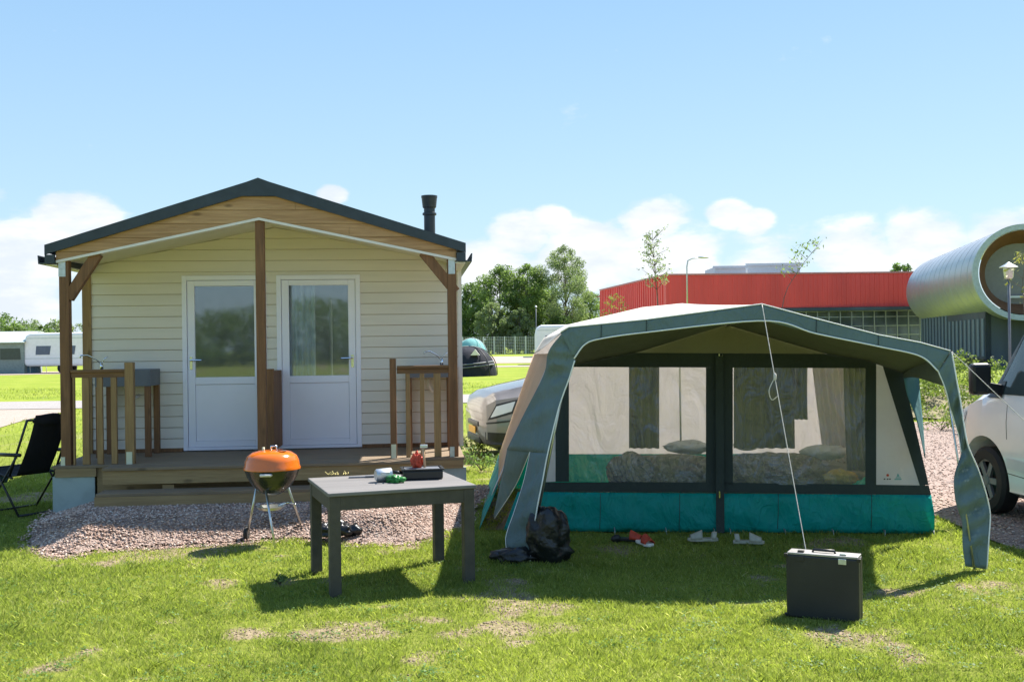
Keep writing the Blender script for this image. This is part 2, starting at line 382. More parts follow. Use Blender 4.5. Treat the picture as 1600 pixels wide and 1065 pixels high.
M['bedding'] = pbr('rumpled bedding', (0.17, 0.17, 0.17), 0.85, var=0.4, scale=4, bmp=1.0, bscale=5, bdist=0.09, stretch=(1, 1, 2.4), dirt=(0.36, 0.36, 0.37))
def striped(name, ca, cb_, cc, scale):
    m, nt, out = newmat(name); p = nnode(nt, 'ShaderNodeBsdfPrincipled'); p.inputs['Roughness'].default_value = 0.9; oc = objco(nt)
    w_ = nnode(nt, 'ShaderNodeTexWave'); w_.inputs['Scale'].default_value = scale; w_.inputs['Distortion'].default_value = 5.0; w_.inputs['Detail'].default_value = 2; w_.inputs['Detail Scale'].default_value = 1.3
    nt.links.new(mapping(nt, oc, rot=(0.4, 0.3, 0.6)), w_.inputs['Vector'])
    c = ramp(nt, w_.outputs['Fac'], [(0.35, ca), (0.5, cb_), (0.62, ca), (0.85, cc)]); nt.links.new(c, p.inputs['Base Color'])
    nt.links.new(bump(nt, noise(nt, mapping(nt, oc, (1, 1, 2)), 6, 4, 0.6, 1.0), 1.0, 0.09), p.inputs['Normal']); nt.links.new(p.outputs[0], out.inputs[0]); return m
M['stripe'] = striped('striped blanket', (0.07, 0.075, 0.09), (0.42, 0.42, 0.43), (0.18, 0.17, 0.16), 7.0)
M['stripe2'] = striped('checked bedding', (0.10, 0.095, 0.085), (0.30, 0.27, 0.23), (0.16, 0.15, 0.15), 4.0)
M['bedlight'] = cloth('pale bedding', (0.52, 0.56, 0.60), 0.1, fold=1.0, fscale=5, var=0.2)
M['mustard'] = cloth('mustard blanket', (0.40, 0.30, 0.06), 0.1, fold=1.0, fscale=6, var=0.2)
M['white_paint'] = pbr('white car paint', (0.86, 0.86, 0.87), 0.25, var=0.02, bmp=0, coat=0.8)
M['beige_paint'] = pbr('beige car paint', (0.20, 0.185, 0.175), 0.35, 0.3, var=0.04, bmp=0, coat=0.8)
M['carglass'] = pbr('dark car glass', (0.05, 0.07, 0.07), 0.05, var=0.1, bmp=0, spec=0.9)
M['tyre'] = pbr('tyre rubber', (0.015, 0.015, 0.016), 0.75, var=0.2, bmp=0.4)
M['rim'] = pbr('wheel alloy', (0.20, 0.20, 0.21), 0.5, 0.4, var=0.1, bmp=0)
M['lampglass'] = pbr('headlight lens', (0.20, 0.20, 0.21), 0.08, 0.4, var=0.3, scale=20, bmp=0, coat=1)
M['plate'] = pbr('yellow number plate', (0.80, 0.42, 0.03), 0.4, var=0.05, bmp=0)
M['red_clad'] = pbr('red cladding', (0.82, 0.085, 0.075), 0.5, var=0.10, scale=0.8, bmp=0.05, stretch=(1, 1, 0.2))
M['metal_clad'] = pbr('brushed silver cladding', (0.48, 0.50, 0.54), 0.42, 0.6, var=0.06, scale=0.3, bmp=0.05, bscale=3)
M['blue_clad'] = pbr('blue grey panels', (0.055, 0.075, 0.105), 0.5, var=0.3, scale=0.5, bmp=0.05, stretch=(1, 1, 0.15))
M['orangewood'] = pbr('timber lining', (0.17, 0.075, 0.032), 0.55, var=0.2, scale=1.5, bmp=0)
M['grey_wall'] = pbr('grey render', (0.20, 0.20, 0.21), 0.7, var=0.08, bmp=0)
M['officeglass'] = pbr('office glass', (0.10, 0.13, 0.17), 0.12, var=0.5, scale=0.6, bmp=0, spec=0.8)
M['pale'] = pbr('pale metal', (0.62, 0.64, 0.66), 0.45, var=0.05, bmp=0)
M['caravan'] = pbr('caravan white', (0.90, 0.86, 0.92), 0.35, var=0.04, bmp=0)
M['cgreen'] = pbr('awning grey', (0.24, 0.29, 0.28), 0.7, var=0.12, bmp=0.2)
M['bluecloth'] = cloth('blue grey tent cloth', (0.14, 0.24, 0.33), 0.1, fold=0.4)
M['skycloth'] = cloth('pale blue tent cloth', (0.40, 0.55, 0.62), 0.2, fold=0.4)
M['tealcloth'] = cloth('light teal tent cloth', (0.22, 0.50, 0.48), 0.2, fold=0.4)
M['blacktent'] = cloth('charcoal tent cloth', (0.022, 0.024, 0.034), 0.04, fold=0.5)
M['bark'] = pbr('bark', (0.13, 0.11, 0.085), 0.9, var=0.3, scale=12, bmp=0.6, bscale=25, bdist=0.02)
M['leafmid'] = foliage('mid green leaves', (0.095, 0.15, 0.045), (0.27, 0.34, 0.12), 0.5)
M['leafdark'] = foliage('dark green leaves', (0.075, 0.125, 0.045), (0.21, 0.28, 0.10), 0.5)
M['leafpale'] = foliage('silvery green leaves', (0.14, 0.18, 0.09), (0.32, 0.36, 0.22), 0.45)
M['leafyellow'] = foliage('young yellow green leaves', (0.13, 0.15, 0.04), (0.34, 0.32, 0.10), 0.35)
M['blade'] = foliage('grass blades', (0.10, 0.155, 0.035), (0.44, 0.465, 0.105), 0.45, (0.60, 0.56, 0.30))
M['weed'] = foliage('bank weeds', (0.10, 0.15, 0.03), (0.27, 0.32, 0.08), 0.35)
M['stone'] = foliage('gravel stones', (0.17, 0.11, 0.085), (0.62, 0.42, 0.32), 0.0, (0.70, 0.62, 0.54))
M['shoe_white'] = pbr('cream sandal', (0.42, 0.39, 0.31), 0.6, var=0.15, scale=20, bmp=0.3)
M['red_cloth'] = pbr('red shoe cloth', (0.50, 0.05, 0.02), 0.6, var=0.3, scale=20, bmp=0.5)
M['green_cloth'] = pbr('green plastic bag', (0.02, 0.20, 0.035), 0.35, var=0.4, scale=20, bmp=0.6, bscale=60)
M['woodhandle'] = wood('pale wood handle', (0.62, 0.42, 0.28), (0.42, 0.26, 0.15), 2)

# ground soil / turf
def mat_ground():
    m, nt, out = newmat('turf ground'); p = nnode(nt, 'ShaderNodeBsdfPrincipled'); p.inputs['Roughness'].default_value = 0.95; p.inputs['Specular IOR Level'].default_value = 0.1
    oc = objco(nt)
    at = nnode(nt, 'ShaderNodeAttribute'); at.attribute_name = 'bare'
    nearsoil = ramp(nt, noise(nt, oc, 14, 6, 0.7), [(0.3, (0.13, 0.10, 0.055)), (0.5, (0.25, 0.195, 0.12)), (0.72, (0.40, 0.32, 0.22))])
    thatch = ramp(nt, noise(nt, oc, 22, 6, 0.7), [(0.3, (0.09, 0.12, 0.018)), (0.55, (0.19, 0.215, 0.035)), (0.75, (0.27, 0.25, 0.08))])
    c = mixc(nt, ramp(nt, at.outputs['Fac'], [(0.35, (0, 0, 0)), (0.62, (1, 1, 1))]), thatch, nearsoil)
    far = ramp(nt, noise(nt, oc, 0.45, 7, 0.68), [(0.3, (0.13, 0.19, 0.02)), (0.5, (0.23, 0.29, 0.03)), (0.68, (0.30, 0.32, 0.06))])
    far = mixc(nt, 0.35, far, ramp(nt, noise(nt, oc, 6, 5, 0.7), [(0.3, (0.12, 0.18, 0.02)), (0.7, (0.27, 0.30, 0.06))]))
    fr = nnode(nt, 'ShaderNodeAttribute'); fr.attribute_name = 'open_field'
    c = mixc(nt, fr.outputs['Fac'], c, far)
    nt.links.new(c, p.inputs['Base Color']); nt.links.new(bump(nt, noise(nt, oc, 25, 5, 0.7), 0.8, 0.02), p.inputs['Normal'])
    nt.links.new(p.outputs[0], out.inputs[0]); return m
def mat_gravel(name, cols, scale=55):
    m, nt, out = newmat(name); p = nnode(nt, 'ShaderNodeBsdfPrincipled'); p.inputs['Roughness'].default_value = 0.9
    oc = objco(nt); v = nnode(nt, 'ShaderNodeTexVoronoi'); v.inputs['Scale'].default_value = scale; nt.links.new(oc, v.inputs['Vector'])
    sx = nnode(nt, 'ShaderNodeSeparateColor'); nt.links.new(v.outputs['Color'], sx.inputs[0])
    c = ramp(nt, sx.outputs[0], [(0.0, cols[0]), (0.5, cols[1]), (1.0, cols[2])])
    c = mixc(nt, ramp(nt, noise(nt, oc, 0.7, 5, 0.6), [(0.35, (0, 0, 0)), (0.7, (0.5, 0.5, 0.5))]), c, cols[3])
    nt.links.new(c, p.inputs['Base Color'])
    nt.links.new(bump(nt, math_(nt, 'SUBTRACT', 1.0, v.outputs['Distance']), 0.9, 0.015), p.inputs['Normal'])
    nt.links.new(p.outputs[0], out.inputs[0]); return m
M['ground'] = mat_ground()
M['gravel'] = mat_gravel('pink gravel', [(0.15, 0.10, 0.08), (0.30, 0.21, 0.17), (0.45, 0.35, 0.30), (0.28, 0.20, 0.155)])
M['gravelfar'] = mat_gravel('far pink gravel', [(0.29, 0.22, 0.185), (0.36, 0.28, 0.235), (0.43, 0.35, 0.30), (0.31, 0.26, 0.21)], 30)
M['pathgrey'] = mat_gravel('grey path', [(0.26, 0.24, 0.23), (0.31, 0.29, 0.275), (0.37, 0.33, 0.31), (0.27, 0.25, 0.235)], 40)

# ------------------------------------------------------------------ layout
CF = Frame(-2.70, 11.35, R(5.2))           # cabin: x along the front, y into the depth
TF = Frame(1.90, 9.78, R(-6.8))            # tent: x along the front wall, y into the depth
def xy(px, py): g = ground(px, py); return (g.x, g.y)
def cw(s, t): q = CF.o+CF.u*s+CF.v*t; return (q.x, q.y)
BED = [xy(38, 850), xy(70, 862), xy(105, 868), xy(160, 861), xy(250, 853), xy(330, 848), xy(420, 843), xy(490, 842), xy(560, 852), xy(640, 850), xy(690, 838), xy(722, 822), xy(735, 800), cw(2.75, 0.2), cw(2.1, 0.4), cw(-2.2, 0.4), cw(-2.25, -0.05), xy(60, 822)]
DRIVE = [xy(1440, 800), xy(1478, 812), xy(1520, 832), xy(1570, 852), xy(1640, 872), (9, 8.3), (30, 8.0), (30, 22.6), (9.3, 22.4), (4.6, 22.0), (3.0, 21.0), (2.9, 13.2), (4.0, 12.9)]
bare_px = [(560, 985, 110, 16), (690, 965, 80, 12), (650, 1030, 45, 14), (1408, 1010, 55, 24), (1595, 1018, 22, 20), (130, 1020, 45, 14), (265, 965, 40, 10), (385, 985, 60, 10),
           (70, 870, 55, 8), (1390, 925, 50, 7), (470, 905, 50, 10), (735, 690, 30, 40), (345, 905, 30, 8), (1560, 910, 40, 8), (880, 945, 120, 6)]
BAREW = []
for (a, b, c, d) in bare_px:
    g = ground(a, b); g1 = ground(a, b-d); g2 = ground(a, min(b+d, 1300)); BAREW.append((g.x, g.y, c*g.y/FPX, (g1.y-g2.y)/2+0.05))
def bare(x, y):
    r = np.clip((fbm(x, y, 1.1, 5)-0.52)*3.0, 0, 0.6)+np.clip((fbm(x+50, y+9, 4.5, 3)-0.60)*3, 0, .45)
    n = fbm(x+31, y+11, 3.2, 4)
    for (cx, cy, rx_, ry_) in BAREW:
        d = np.sqrt(((x-cx)/rx_)**2+((y-cy)/ry_)**2)
        r = np.maximum(r, np.clip(1.15-d+(n-0.5)*2.4, 0, 1)*0.8)
    return r

# ------------------------------------------------------------------ ground
def gz(x, y):
    k = np.clip(1-(np.abs(np.asarray(y)-9)-7)/4, 0, 1)
    f = (fbm(x, y, 0.9, 4)-0.5)*0.045
    f = np.where(inpoly(x, y, BED) | inpoly(x, y, DRIVE), -0.012, f)
    return f*k-0.006
def axis(lo, hi, step, far, neg):
    a = list(np.arange(lo, hi+1e-6, step)); s = step
    x = a[-1]
    while x < far: s *= 1.35; x += s; a.append(x)
    s = step; x = a[0]
    while x > neg: s *= 1.35; x -= s; a.insert(0, x)
    return np.array(a)
gx = axis(-9, 9, 0.09, 900, -900); gy = axis(4.8, 15, 0.09, 1600, -300)
XX, YY = np.meshgrid(gx, gy)
ZZ = gz(XX, YY)
Vg = np.stack([XX.ravel(), YY.ravel(), ZZ.ravel()], 1); nx_, ny_ = len(gx), len(gy)
ii, jj = np.meshgrid(np.arange(nx_-1), np.arange(ny_-1)); b0 = (jj*nx_+ii).ravel()
Fg = np.stack([b0, b0+1, b0+nx_+1, b0+nx_], 1)
go = arrmesh('ground', Vg, Fg, M['ground'], smooth=True); tag(go, kind='structure')
bar = bare(XX.ravel(), YY.ravel()); fld = np.clip((YY.ravel()-15)/10, 0, 1)
fld = np.maximum(fld, np.clip((np.abs(XX.ravel())-14)/6, 0, 1))
for nm, dat in (('bare', bar), ('open_field', fld)):
    a = go.data.attributes.new(nm, 'FLOAT', 'POINT'); a.data.foreach_set('value', dat.astype(np.float32))

def sheet(name, poly, m, z, step=None):
    mb = MB(); mb.add([(x, y, z) for x, y in poly], [tuple(range(len(poly)))])
    return tag(mb.build(name, m), kind='structure')
# gravel bed before the cabin, slightly mounded towards the step
def bedh(x, y):
    P = np.stack([np.asarray(x), np.asarray(y)], -1)
    d = None
    for i in range(0, 12):
        a = np.array(BED[i]); b = np.array(BED[i+1]); ab = b-a
        t = np.clip(((P-a)@ab)/(ab@ab), 0, 1)[..., None]; q = np.linalg.norm(P-(a+t*ab), axis=-1); d = q if d is None else np.minimum(d, q)
    s = (np.asarray(x)-CF.o.x)*CF.u.x+(np.asarray(y)-CF.o.y)*CF.u.y
    k = np.clip((s+2.25)/0.7, 0, 1); k = k*k*(3-2*k)
    e = np.clip(d/0.5, 0, 1); e = e*e*(3-2*e)
    return 0.004+0.19*e*(0.25+0.75*k)
bx = np.arange(-5.4, 0.6, 0.06); by = np.arange(8.7, 12.4, 0.06)
BX, BY = np.meshgrid(bx, by); BZ = bedh(BX, BY)+(fbm(BX, BY, 4, 3)-0.5)*0.02
idx = -np.ones(BX.shape, int); ins = inpoly(BX, BY, BED)
mb = MB()
for j in range(BX.shape[0]):
    for i in range(BX.shape[1]):
        if ins[j, i]: idx[j, i] = len(mb.v); mb.v.append((BX[j, i], BY[j, i], BZ[j, i]))
for j in range(BX.shape[0]-1):
    for i in range(BX.shape[1]-1):
        q = (idx[j, i], idx[j, i+1], idx[j+1, i+1], idx[j+1, i])
        if min(q) >= 0: mb.f.append(q)
tag(mb.build('gravel_bed', M['gravel'], smooth=True), kind='structure')
sheet('gravel_drive', DRIVE, M['gravel'], 0.006)
sheet('path', [(-60, 31.4), (-18, 31.4), (8, 32.0), (40, 34), (40, 39), (8, 37.6), (-18, 36.0), (-60, 35.6)], M['pathgrey'], 0.012)
LOT = [xy(-160, 690), xy(0, 668), xy(40, 656), xy(97, 644), (-13.0, 31.3), (-60, 31.3), (-60, 25)]
sheet('gravel_lot', LOT, M['gravelfar'], 0.008)
sheet('road', [(-120, 74), (-38, 73), (-28, 78), (20, 80), (20, 84), (-120, 84)], M['gravelfar'], 0.010)
sheet('soil_strip', [(-8, 95), (14, 92), (14, 135), (-14, 150)], M['gravelfar'], 0.012)

# pebbles
def pebbles(name, n, sampler, lo, hi, lab, seed):
    r = np.random.default_rng(seed); x, y, z = sampler(n, r); n = len(x)
    base = np.array([(1,0,0),(0.3,0.9,0.1),(-0.8,0.6,0),(-0.8,-0.6,0.1),(0.3,-0.9,0),(0.1,0.1,0.75),(0,0,-0.4)])
    F0 = np.array([(0,1,5),(1,2,5),(2,3,5),(3,4,5),(4,0,5),(1,0,6),(2,1,6),(3,2,6),(4,3,6),(0,4,6)])
    a = r.random(n)*6.28; s = r.uniform(lo, hi, n); c, sn = np.cos(a), np.sin(a)
    B = base[None]*(1+r.uniform(-0.3, 0.3, (n, 7, 3)))
    B[..., 1] *= r.uniform(0.55, 1, n)[:, None]; B[..., 2] *= r.uniform(0.5, 0.95, n)[:, None]
    X = (B[..., 0]*c[:, None]-B[..., 1]*sn[:, None])*s[:, None]+x[:, None]
    Y = (B[..., 0]*sn[:, None]+B[..., 1]*c[:, None])*s[:, None]+y[:, None]
    Z = B[..., 2]*s[:, None]+z[:, None]+s[:, None]*0.25
    V = np.stack([X, Y, Z], -1).reshape(-1, 3); F = (F0[None]+(np.arange(n)*7)[:, None, None]).reshape(-1, 3)
    var = np.repeat(r.random(n)**1.0, 10)
    return tag(arrmesh(name, V, F, M['stone'], var=var), lab, 'gravel', kind='stuff')
def samp_bed(n, r):
    x = r.uniform(-5.3, 0.5, n); y = r.uniform(8.8, 11.9, n)
    k = inpoly(x+(r.random(n)-.5)*.16, y+(r.random(n)-.5)*.16, BED); x, y = x[k], y[k]; return x, y, bedh(x, y)
pebbles('gravel', 46000, samp_bed, 0.006, 0.017, 'loose pinkish gravel stones in front of the cabin steps', 3)
def samp_stray(n, r):
    i = r.integers(0, 12, n); t = r.random(n); P = np.array(BED); a = P[i]; b = P[i+1]; p = a+(b-a)*t[:, None]; x = p[:, 0]+r.normal(0, .05, n); y = p[:, 1]-np.abs(r.normal(0, .07, n))+.05
    return x, y, gz(x, y)+.004
pebbles('gravel', 5500, samp_stray, 0.006, 0.014, 'stray stones spilling from the gravel bed into the grass', 15)
def samp_drive(n, r):
    y = 8.2*(22/8.2)**r.random(n); x = r.uniform(3.2, 11, n); k = inpoly(x, y, DRIVE); return x[k], y[k], np.full(k.sum(), 0.006)
pebbles('gravel', 26000, samp_drive, 0.008, 0.02, 'loose pinkish gravel stones on the drive under the white van', 4)

def samp_soil(n, r):
    y = 5.2*(11.5/5.2)**r.random(n); x = (r.random(n)*2-1)*(0.5*y+.8); k = (bare(x, y) > .38+.2*r.random(n)) & ~inpoly(x, y, BED) & ~inpoly(x, y, DRIVE); return x[k], y[k], gz(x[k], y[k])
M['stone_keep'] = M['stone']; M['stone'] = foliage('soil crumbs', (0.10, 0.075, 0.045), (0.34, 0.26, 0.17), 0.0, (0.50, 0.42, 0.33))
pebbles('soil_crumbs', 60000, samp_soil, 0.002, 0.010, 'dry crumbs of soil on the worn spots of the lawn', 6)['category'] = 'soil'
M['stone'] = M['stone_keep']
# clover and broad-leaved lawn weeds
def clover():
    r = np.random.default_rng(9); n = 1500
    y = 5.2*(12/5.2)**r.random(n); x = (r.random(n)*2-1)*(0.5*y+.9); k = (fbm(x+7, y+7, 1.3, 3) > .50) & ~inpoly(x, y, BED) & ~inpoly(x, y, DRIVE) & ~((y > 9.6) & (x > -.4) & (x < 4)); x, y = x[k], y[k]; n = len(x); m = 16
    cx = np.repeat(x, m)+r.normal(0, .035, n*m); cy = np.repeat(y, m)+r.normal(0, .035, n*m); cz = gz(cx, cy)+r.uniform(.012, .030, n*m)
    a = r.random(n*m)*6.28; s = r.uniform(.004, .010, n*m); t = r.normal(0, .25, (n*m, 2))
    V = np.stack([np.stack([cx+s*np.cos(a+q), cy+s*np.sin(a+q), cz+s*(t[:, 0]*math.cos(q)+t[:, 1]*math.sin(q))], 1) for q in (0, 1.57, 3.14, 4.71)], 1).reshape(-1, 3)
    F = (np.arange(n*m)*4)[:, None]+np.array([[0, 1, 2, 3]])
    tag(arrmesh('clover', V, F, foliage('clover leaves', (0.05, 0.12, 0.02), (0.16, 0.27, 0.06), 0.35), var=r.random(n*m)), 'low clover and broad-leaved weeds growing through the lawn', 'clover', kind='stuff')
clover()
# grass blades
def grass(name, n, y0, y1, lab, hs=1.0, seed=1):
    r = np.random.default_rng(seed)
    y = y0*(y1/y0)**r.random(n); x = (r.random(n)*2-1)*(0.58*y+1.5)
    b = bare(x, y)
    cl = fbm(x, y, 5.0, 3); cl = cl+0.35*np.clip(fbm(x+77, y-20, 1.6, 2)-0.52, 0, 1)*2
    keep = r.random(n) > np.clip((b-0.15)*1.05, 0, 0.74)
    keep &= r.random(n) < 0.35+1.1*cl
    jx = x+(fbm(x, y, 6, 2)-.5)*.22; jy = y+(fbm(x+9, y, 6, 2)-.5)*.3
    keep &= ~inpoly(jx, jy, BED); keep &= ~inpoly(jx, jy, DRIVE)
    s = (x-CF.o.x)*CF.u.x+(y-CF.o.y)*CF.u.y; t = (x-CF.o.x)*CF.v.x+(y-CF.o.y)*CF.v.y
    keep &= ~((np.abs(s) < 2.3) & (t > -0.1) & (t < 8))
    keep &= ~((y > 31.2) & (y < 37.8)); keep &= ~inpoly(jx, jy, LOT)
    s = (x-TF.o.x)*TF.u.x+(y-TF.o.y)*TF.u.y; t = (x-TF.o.x)*TF.v.x+(y-TF.o.y)*TF.v.y
    keep &= ~((s > -2.1) & (s < 1.95) & (t > 0.02) & (t < 3.2))
    x, y, b, cl = x[keep], y[keep], b[keep], cl[keep]; n = len(x)
    big = (y/6.5)**0.8
    h = r.uniform(0.013, 0.042, n)*(0.35+1.1*cl+3.2*np.clip(fbm(x-40, y+60, 2.4, 3)-0.60, 0, 0.3))*big**0.55*hs*(1-0.45*np.clip(b, 0, 1)); wd = r.uniform(0.0011, 0.0026, n)*big
    a = r.random(n)*6.283; lx = r.normal(0, 0.55, n)*h; ly = r.normal(0, 0.55, n)*h
    z = gz(x, y)-0.003
    dx, dy = np.cos(a)*wd, np.sin(a)*wd
    V = np.empty((n, 5, 3), np.float32)
    V[:, 0] = np.stack([x-dx, y-dy, z], 1); V[:, 1] = np.stack([x+dx, y+dy, z], 1)
    V[:, 2] = np.stack([x+dx*.8+lx*.4, y+dy*.8+ly*.4, z+h*.6], 1); V[:, 3] = np.stack([x+lx, y+ly, z+h], 1)
    V[:, 4] = np.stack([x-dx*.8+lx*.4, y-dy*.8+ly*.4, z+h*.6], 1)
    F = (np.arange(n)*5)[:, None]+np.array([[0, 1, 2, 3, 4]])
    patch = fbm(x+5, y+3, 0.8, 4)
    var = np.clip(0.15+0.55*patch*r.uniform(0.5, 1.3, n)+0.45*(r.random(n) > 0.93)+0.25*(r.random(n)-0.5)+0.35*np.clip(b-0.1, 0, 1)*r.random(n), 0, 1)
    return tag(arrmesh(name, V.reshape(-1, 3), F, M['blade'], var=var), lab, 'grass', kind='stuff')
grass('grass', 760000, 5.1, 15, 'short sunlit lawn grass round the table, case and tent', seed=1)
grass('grass', 90000, 15, 48, 'rougher grass of the field behind the cabin and tent', 1.2, seed=2)

# ================================================================== CABIN
cab = empty('cabin', CF.o, CF.yaw, 'cream clapboard cabin with dark pitched roof, two white half-glazed doors and a timber porch', 'cabin')
DZ = 0.55                                   # deck height
WT = 1.25                                   # wall face behind the porch front
HW = 2.19; BACK = 6.6
def wallz(s): return 3.20-abs(s)*0.213      # underside of the soffit at the front wall
# doors, measured on the wall plane
dl0, dl1 = CF.px(286, 560, WT).x, CF.px(417.5, 560, WT).x
dr0, dr1 = CF.px(433.5, 560, WT).x, CF.px(564, 560, WT).x
dtop = (CF.px(290, 431, WT).z+CF.px(500, 429.5, WT).z)/2
def siding_rows(mb, x0, x1, zb, zt_fn, pitch, holes=(), face=-1):
    """lap siding on the plane y=0 (local builder coords), profile leaning out at the bottom of each course"""
    z = zb
    while z < max(zt_fn(x0), zt_fn(x1), zt_fn((x0+x1)/2)) + 0.001:
        z1 = z+pitch
        spans = [(x0, x1)]
        for (a, b, ht) in holes:
            if z < ht-0.01:
                ns = []
                for (p, q) in spans:
                    if b <= p or a >= q: ns.append((p, q)); continue
                    if a > p: ns.append((p, a))
                    if b < q: ns.append((b, q))
                spans = ns
        for (p, q) in spans:
            # split the span so the raking top can follow the soffit
            cuts = sorted(set([p, q]+([0.0] if p < 0 < q else [])))
            if z1 > min(zt_fn(p), zt_fn(q)):
                k = 14; cuts = sorted(set(cuts+[p+(q-p)*i/k for i in range(k+1)]))
            for a, b in zip(cuts[:-1], cuts[1:]):
                za, zb2 = min(z1, zt_fn(a)), min(z1, zt_fn(b))
                if za <= z+0.002 and zb2 <= z+0.002: continue
                za, zb2 = max(za, z+0.002), max(zb2, z+0.002)
                o = 0.020*face; r = 0.004*face; g = 0.010
                mb.add([(a, o, z+g), (b, o, z+g), (b, o*0.55+r*0.45, zb2), (a, o*0.55+r*0.45, za), (a, 0.02, z+g), (b, 0.02, z+g), (b, 0.02, zb2), (a, 0.02, za),
                        (a, r*0.2, z), (b, r*0.2, z)],
                       [(0, 1, 2, 3), (4, 7, 6, 5), (0, 3, 7, 4), (1, 5, 6, 2), (3, 2, 6, 7), (8, 9, 1, 0), (4, 5, 9, 8)])
        for (a, b, ht) in holes:
            if z < ht-0.01 and z1 > ht+0.005:
                o = 0.012*face; mb.add([(a, o, ht+.001), (b, o, ht+.001), (b, o*.8, z1), (a, o*.8, z1), (a, .02, ht+.001), (b, .02, ht+.001), (b, .02, z1), (a, .02, z1)], [(0,1,2,3),(4,7,6,5),(0,4,5,1),(3,2,6,7)])
        z = z1
PITCH = 0.131
mb = MB(); siding_rows(mb, -HW+0.02, HW, DZ+0.02, wallz, PITCH, [(dl0, dl1, dtop), (dr0, dr1, dtop)])
for i, (x, y, z) in enumerate(mb.v): mb.v[i] = (x, y+WT, z)
fw = mb.build('front_wall', M['siding'], cab)
# inner skin closes the wall above and between the doors
mb = MB()
for a, b, z0 in ((-HW+.03, dl0, .5), (dl0, dl1, dtop), (dl1, dr0, .5), (dr0, dr1, dtop), (dr1, HW-.03, .5)):
    c = [(a, z0), (b, z0), (b, wallz(b))]+([(0, wallz(0))] if a < 0 < b else [])+[(a, wallz(a))]
    mb.prism(c, WT+0.021, WT+0.09)
mb.build('wall_core', M['dark'], cab)
for sgn, nm in ((-1, 'side_wall'), (1, 'side_wall')):
    mb = MB(); siding_rows(mb, 0, BACK-WT, DZ-0.1, lambda s: 2.78, PITCH, [(.35, 1.75, 2.5)] if sgn > 0 else [])  # opening in the unseen right wall, added to let sun inside
    vv = []
    for (x, y, z) in mb.v: vv.append((sgn*(HW-0.02)-sgn*y, WT+x, z))
    mb.v = vv; mb.build(nm, M['siding'], cab)
mb = MB(); mb.prism([(-HW, 0.3), (HW, 0.3), (HW, 2.8), (0, 3.2), (-HW, 2.8)], BACK-0.02, BACK+0.06); mb.build('rear_wall', M['siding'], cab)
mb = MB(); mb.box(-HW+.03, HW-.03, WT+.1, BACK-.05, DZ-.05, DZ); mb.build('interior_floor', M['dark'], cab)
mb = MB(); mb.box(-HW+.03, HW-.03, 4.0, 4.04, DZ+.001, 2.9); mb.build('interior_wall', M['dark'], cab)
mb = MB(); sx = HW-.03  # unseen glazed frame, added so sunlight brightens the interior and curtain
for (a, b, c, d) in ((.35, .43, .45, 2.5), (1.67, 1.75, .45, 2.5), (.43, 1.67, 2.42, 2.5), (.43, 1.67, .45, .56)): mb.box(sx-.04, sx+.03, WT+a, WT+b, c, d)
sw_ = mb.build('added_light_window', M['upvc'], cab); mb = MB(); mb.box(sx-.01, sx+.0, WT+.43, WT+1.67, .56, 2.42); mb.build('added_light_pane', glassy('added side pane', (.95, .97, .97), .06), sw_)
# plinth / skirting round the cabin
mb = MB()
for (a, b) in ((-HW, -1.74), (1.74, HW)): mb.box(a+0.02, b, -0.03, 0.0, -0.05, 0.435)
for sg in (-1, 1): mb.box(min(sg*(HW-.02), sg*(HW-.05)), max(sg*(HW-.02), sg*(HW-.05)), 0.001, BACK, -0.05, 0.435)
mb.build('skirting', M['skirt'], cab)
# corner boards
mb = MB(); mb.box(-HW-0.035, -HW+0.065, WT-0.035, WT+0.08, DZ, 2.74); mb.build('corner_board', M['baluster'], cab)
mb = MB(); mb.box(HW-0.02, HW+0.028, WT-0.03, WT+0.05, DZ, 2.76); mb.build('corner_board', M['trim'], cab)
# base strip under the siding
for a, b in ((-HW+.07, dl0-.005), (dr1+.005, HW-.03)): MB().box(a, b, WT-0.028, WT-0.001, DZ+0.002, DZ+0.045).build('base_board', M['post'], cab)

# roof: two slopes, dark verge, ridge, gutters
RW = 2.21; ZA, ZE = 3.565, 2.865
def rz(s): return ZA-(ZA-ZE)*abs(s)/RW
rb = MB(); th = 0.07
rb.prism([(-RW, ZE-th), (0, ZA-th), (RW, ZE-th), (RW, ZE), (0, ZA), (-RW, ZE)], -0.02, BACK+0.25)
roof = rb.build('roof', M['roofdark'], cab)
rb = MB(); vt = 0.128
cap = 0.17
rb.prism([(-RW-.005, ZE+.006-vt*0.75), (-cap, rz(cap)-vt+.006), (cap, rz(cap)-vt+.006), (RW+.005, ZE+.006-vt*0.75), (RW+.005, ZE+.012), (0.12, rz(.12)+.014), (0, ZA+.020), (-0.12, rz(.12)+.014), (-RW-.005, ZE+.012)], -0.055, -0.021)
rb.build('verge_trim', M['roofdark'], roof)
for sg in (-1, 1):
    g = MB(); a, b = sg*(RW-0.13), sg*(RW+0.07)
    g.box(min(sg*(RW-.095), sg*(RW+.003)), max(sg*(RW-.095), sg*(RW+.003)), -0.056, -0.0215, ZE-0.185, ZE-0.091)
    x0, x1 = sg*(RW-0.04), sg*(RW+0.07)
    prof = [(x0, ZE-0.19), (x1, ZE-0.19), (x1+sg*0.006, ZE-0.10), (x1-sg*0.008, ZE-0.10), (x1-sg*0.01, ZE-0.175), (x0+sg*0.01, ZE-0.175), (x0+sg*.01, ZE-0.10), (x0, ZE-0.10)]
    g.prism(prof, -0.054 if sg < 0 else -0.053, BACK+0.2); g.build('gutter', M['roofdark'], roof)
# gable boards between verge and soffit line
def bz(s): return 3.163-abs(s)*0.212
gb = MB(); k = 24
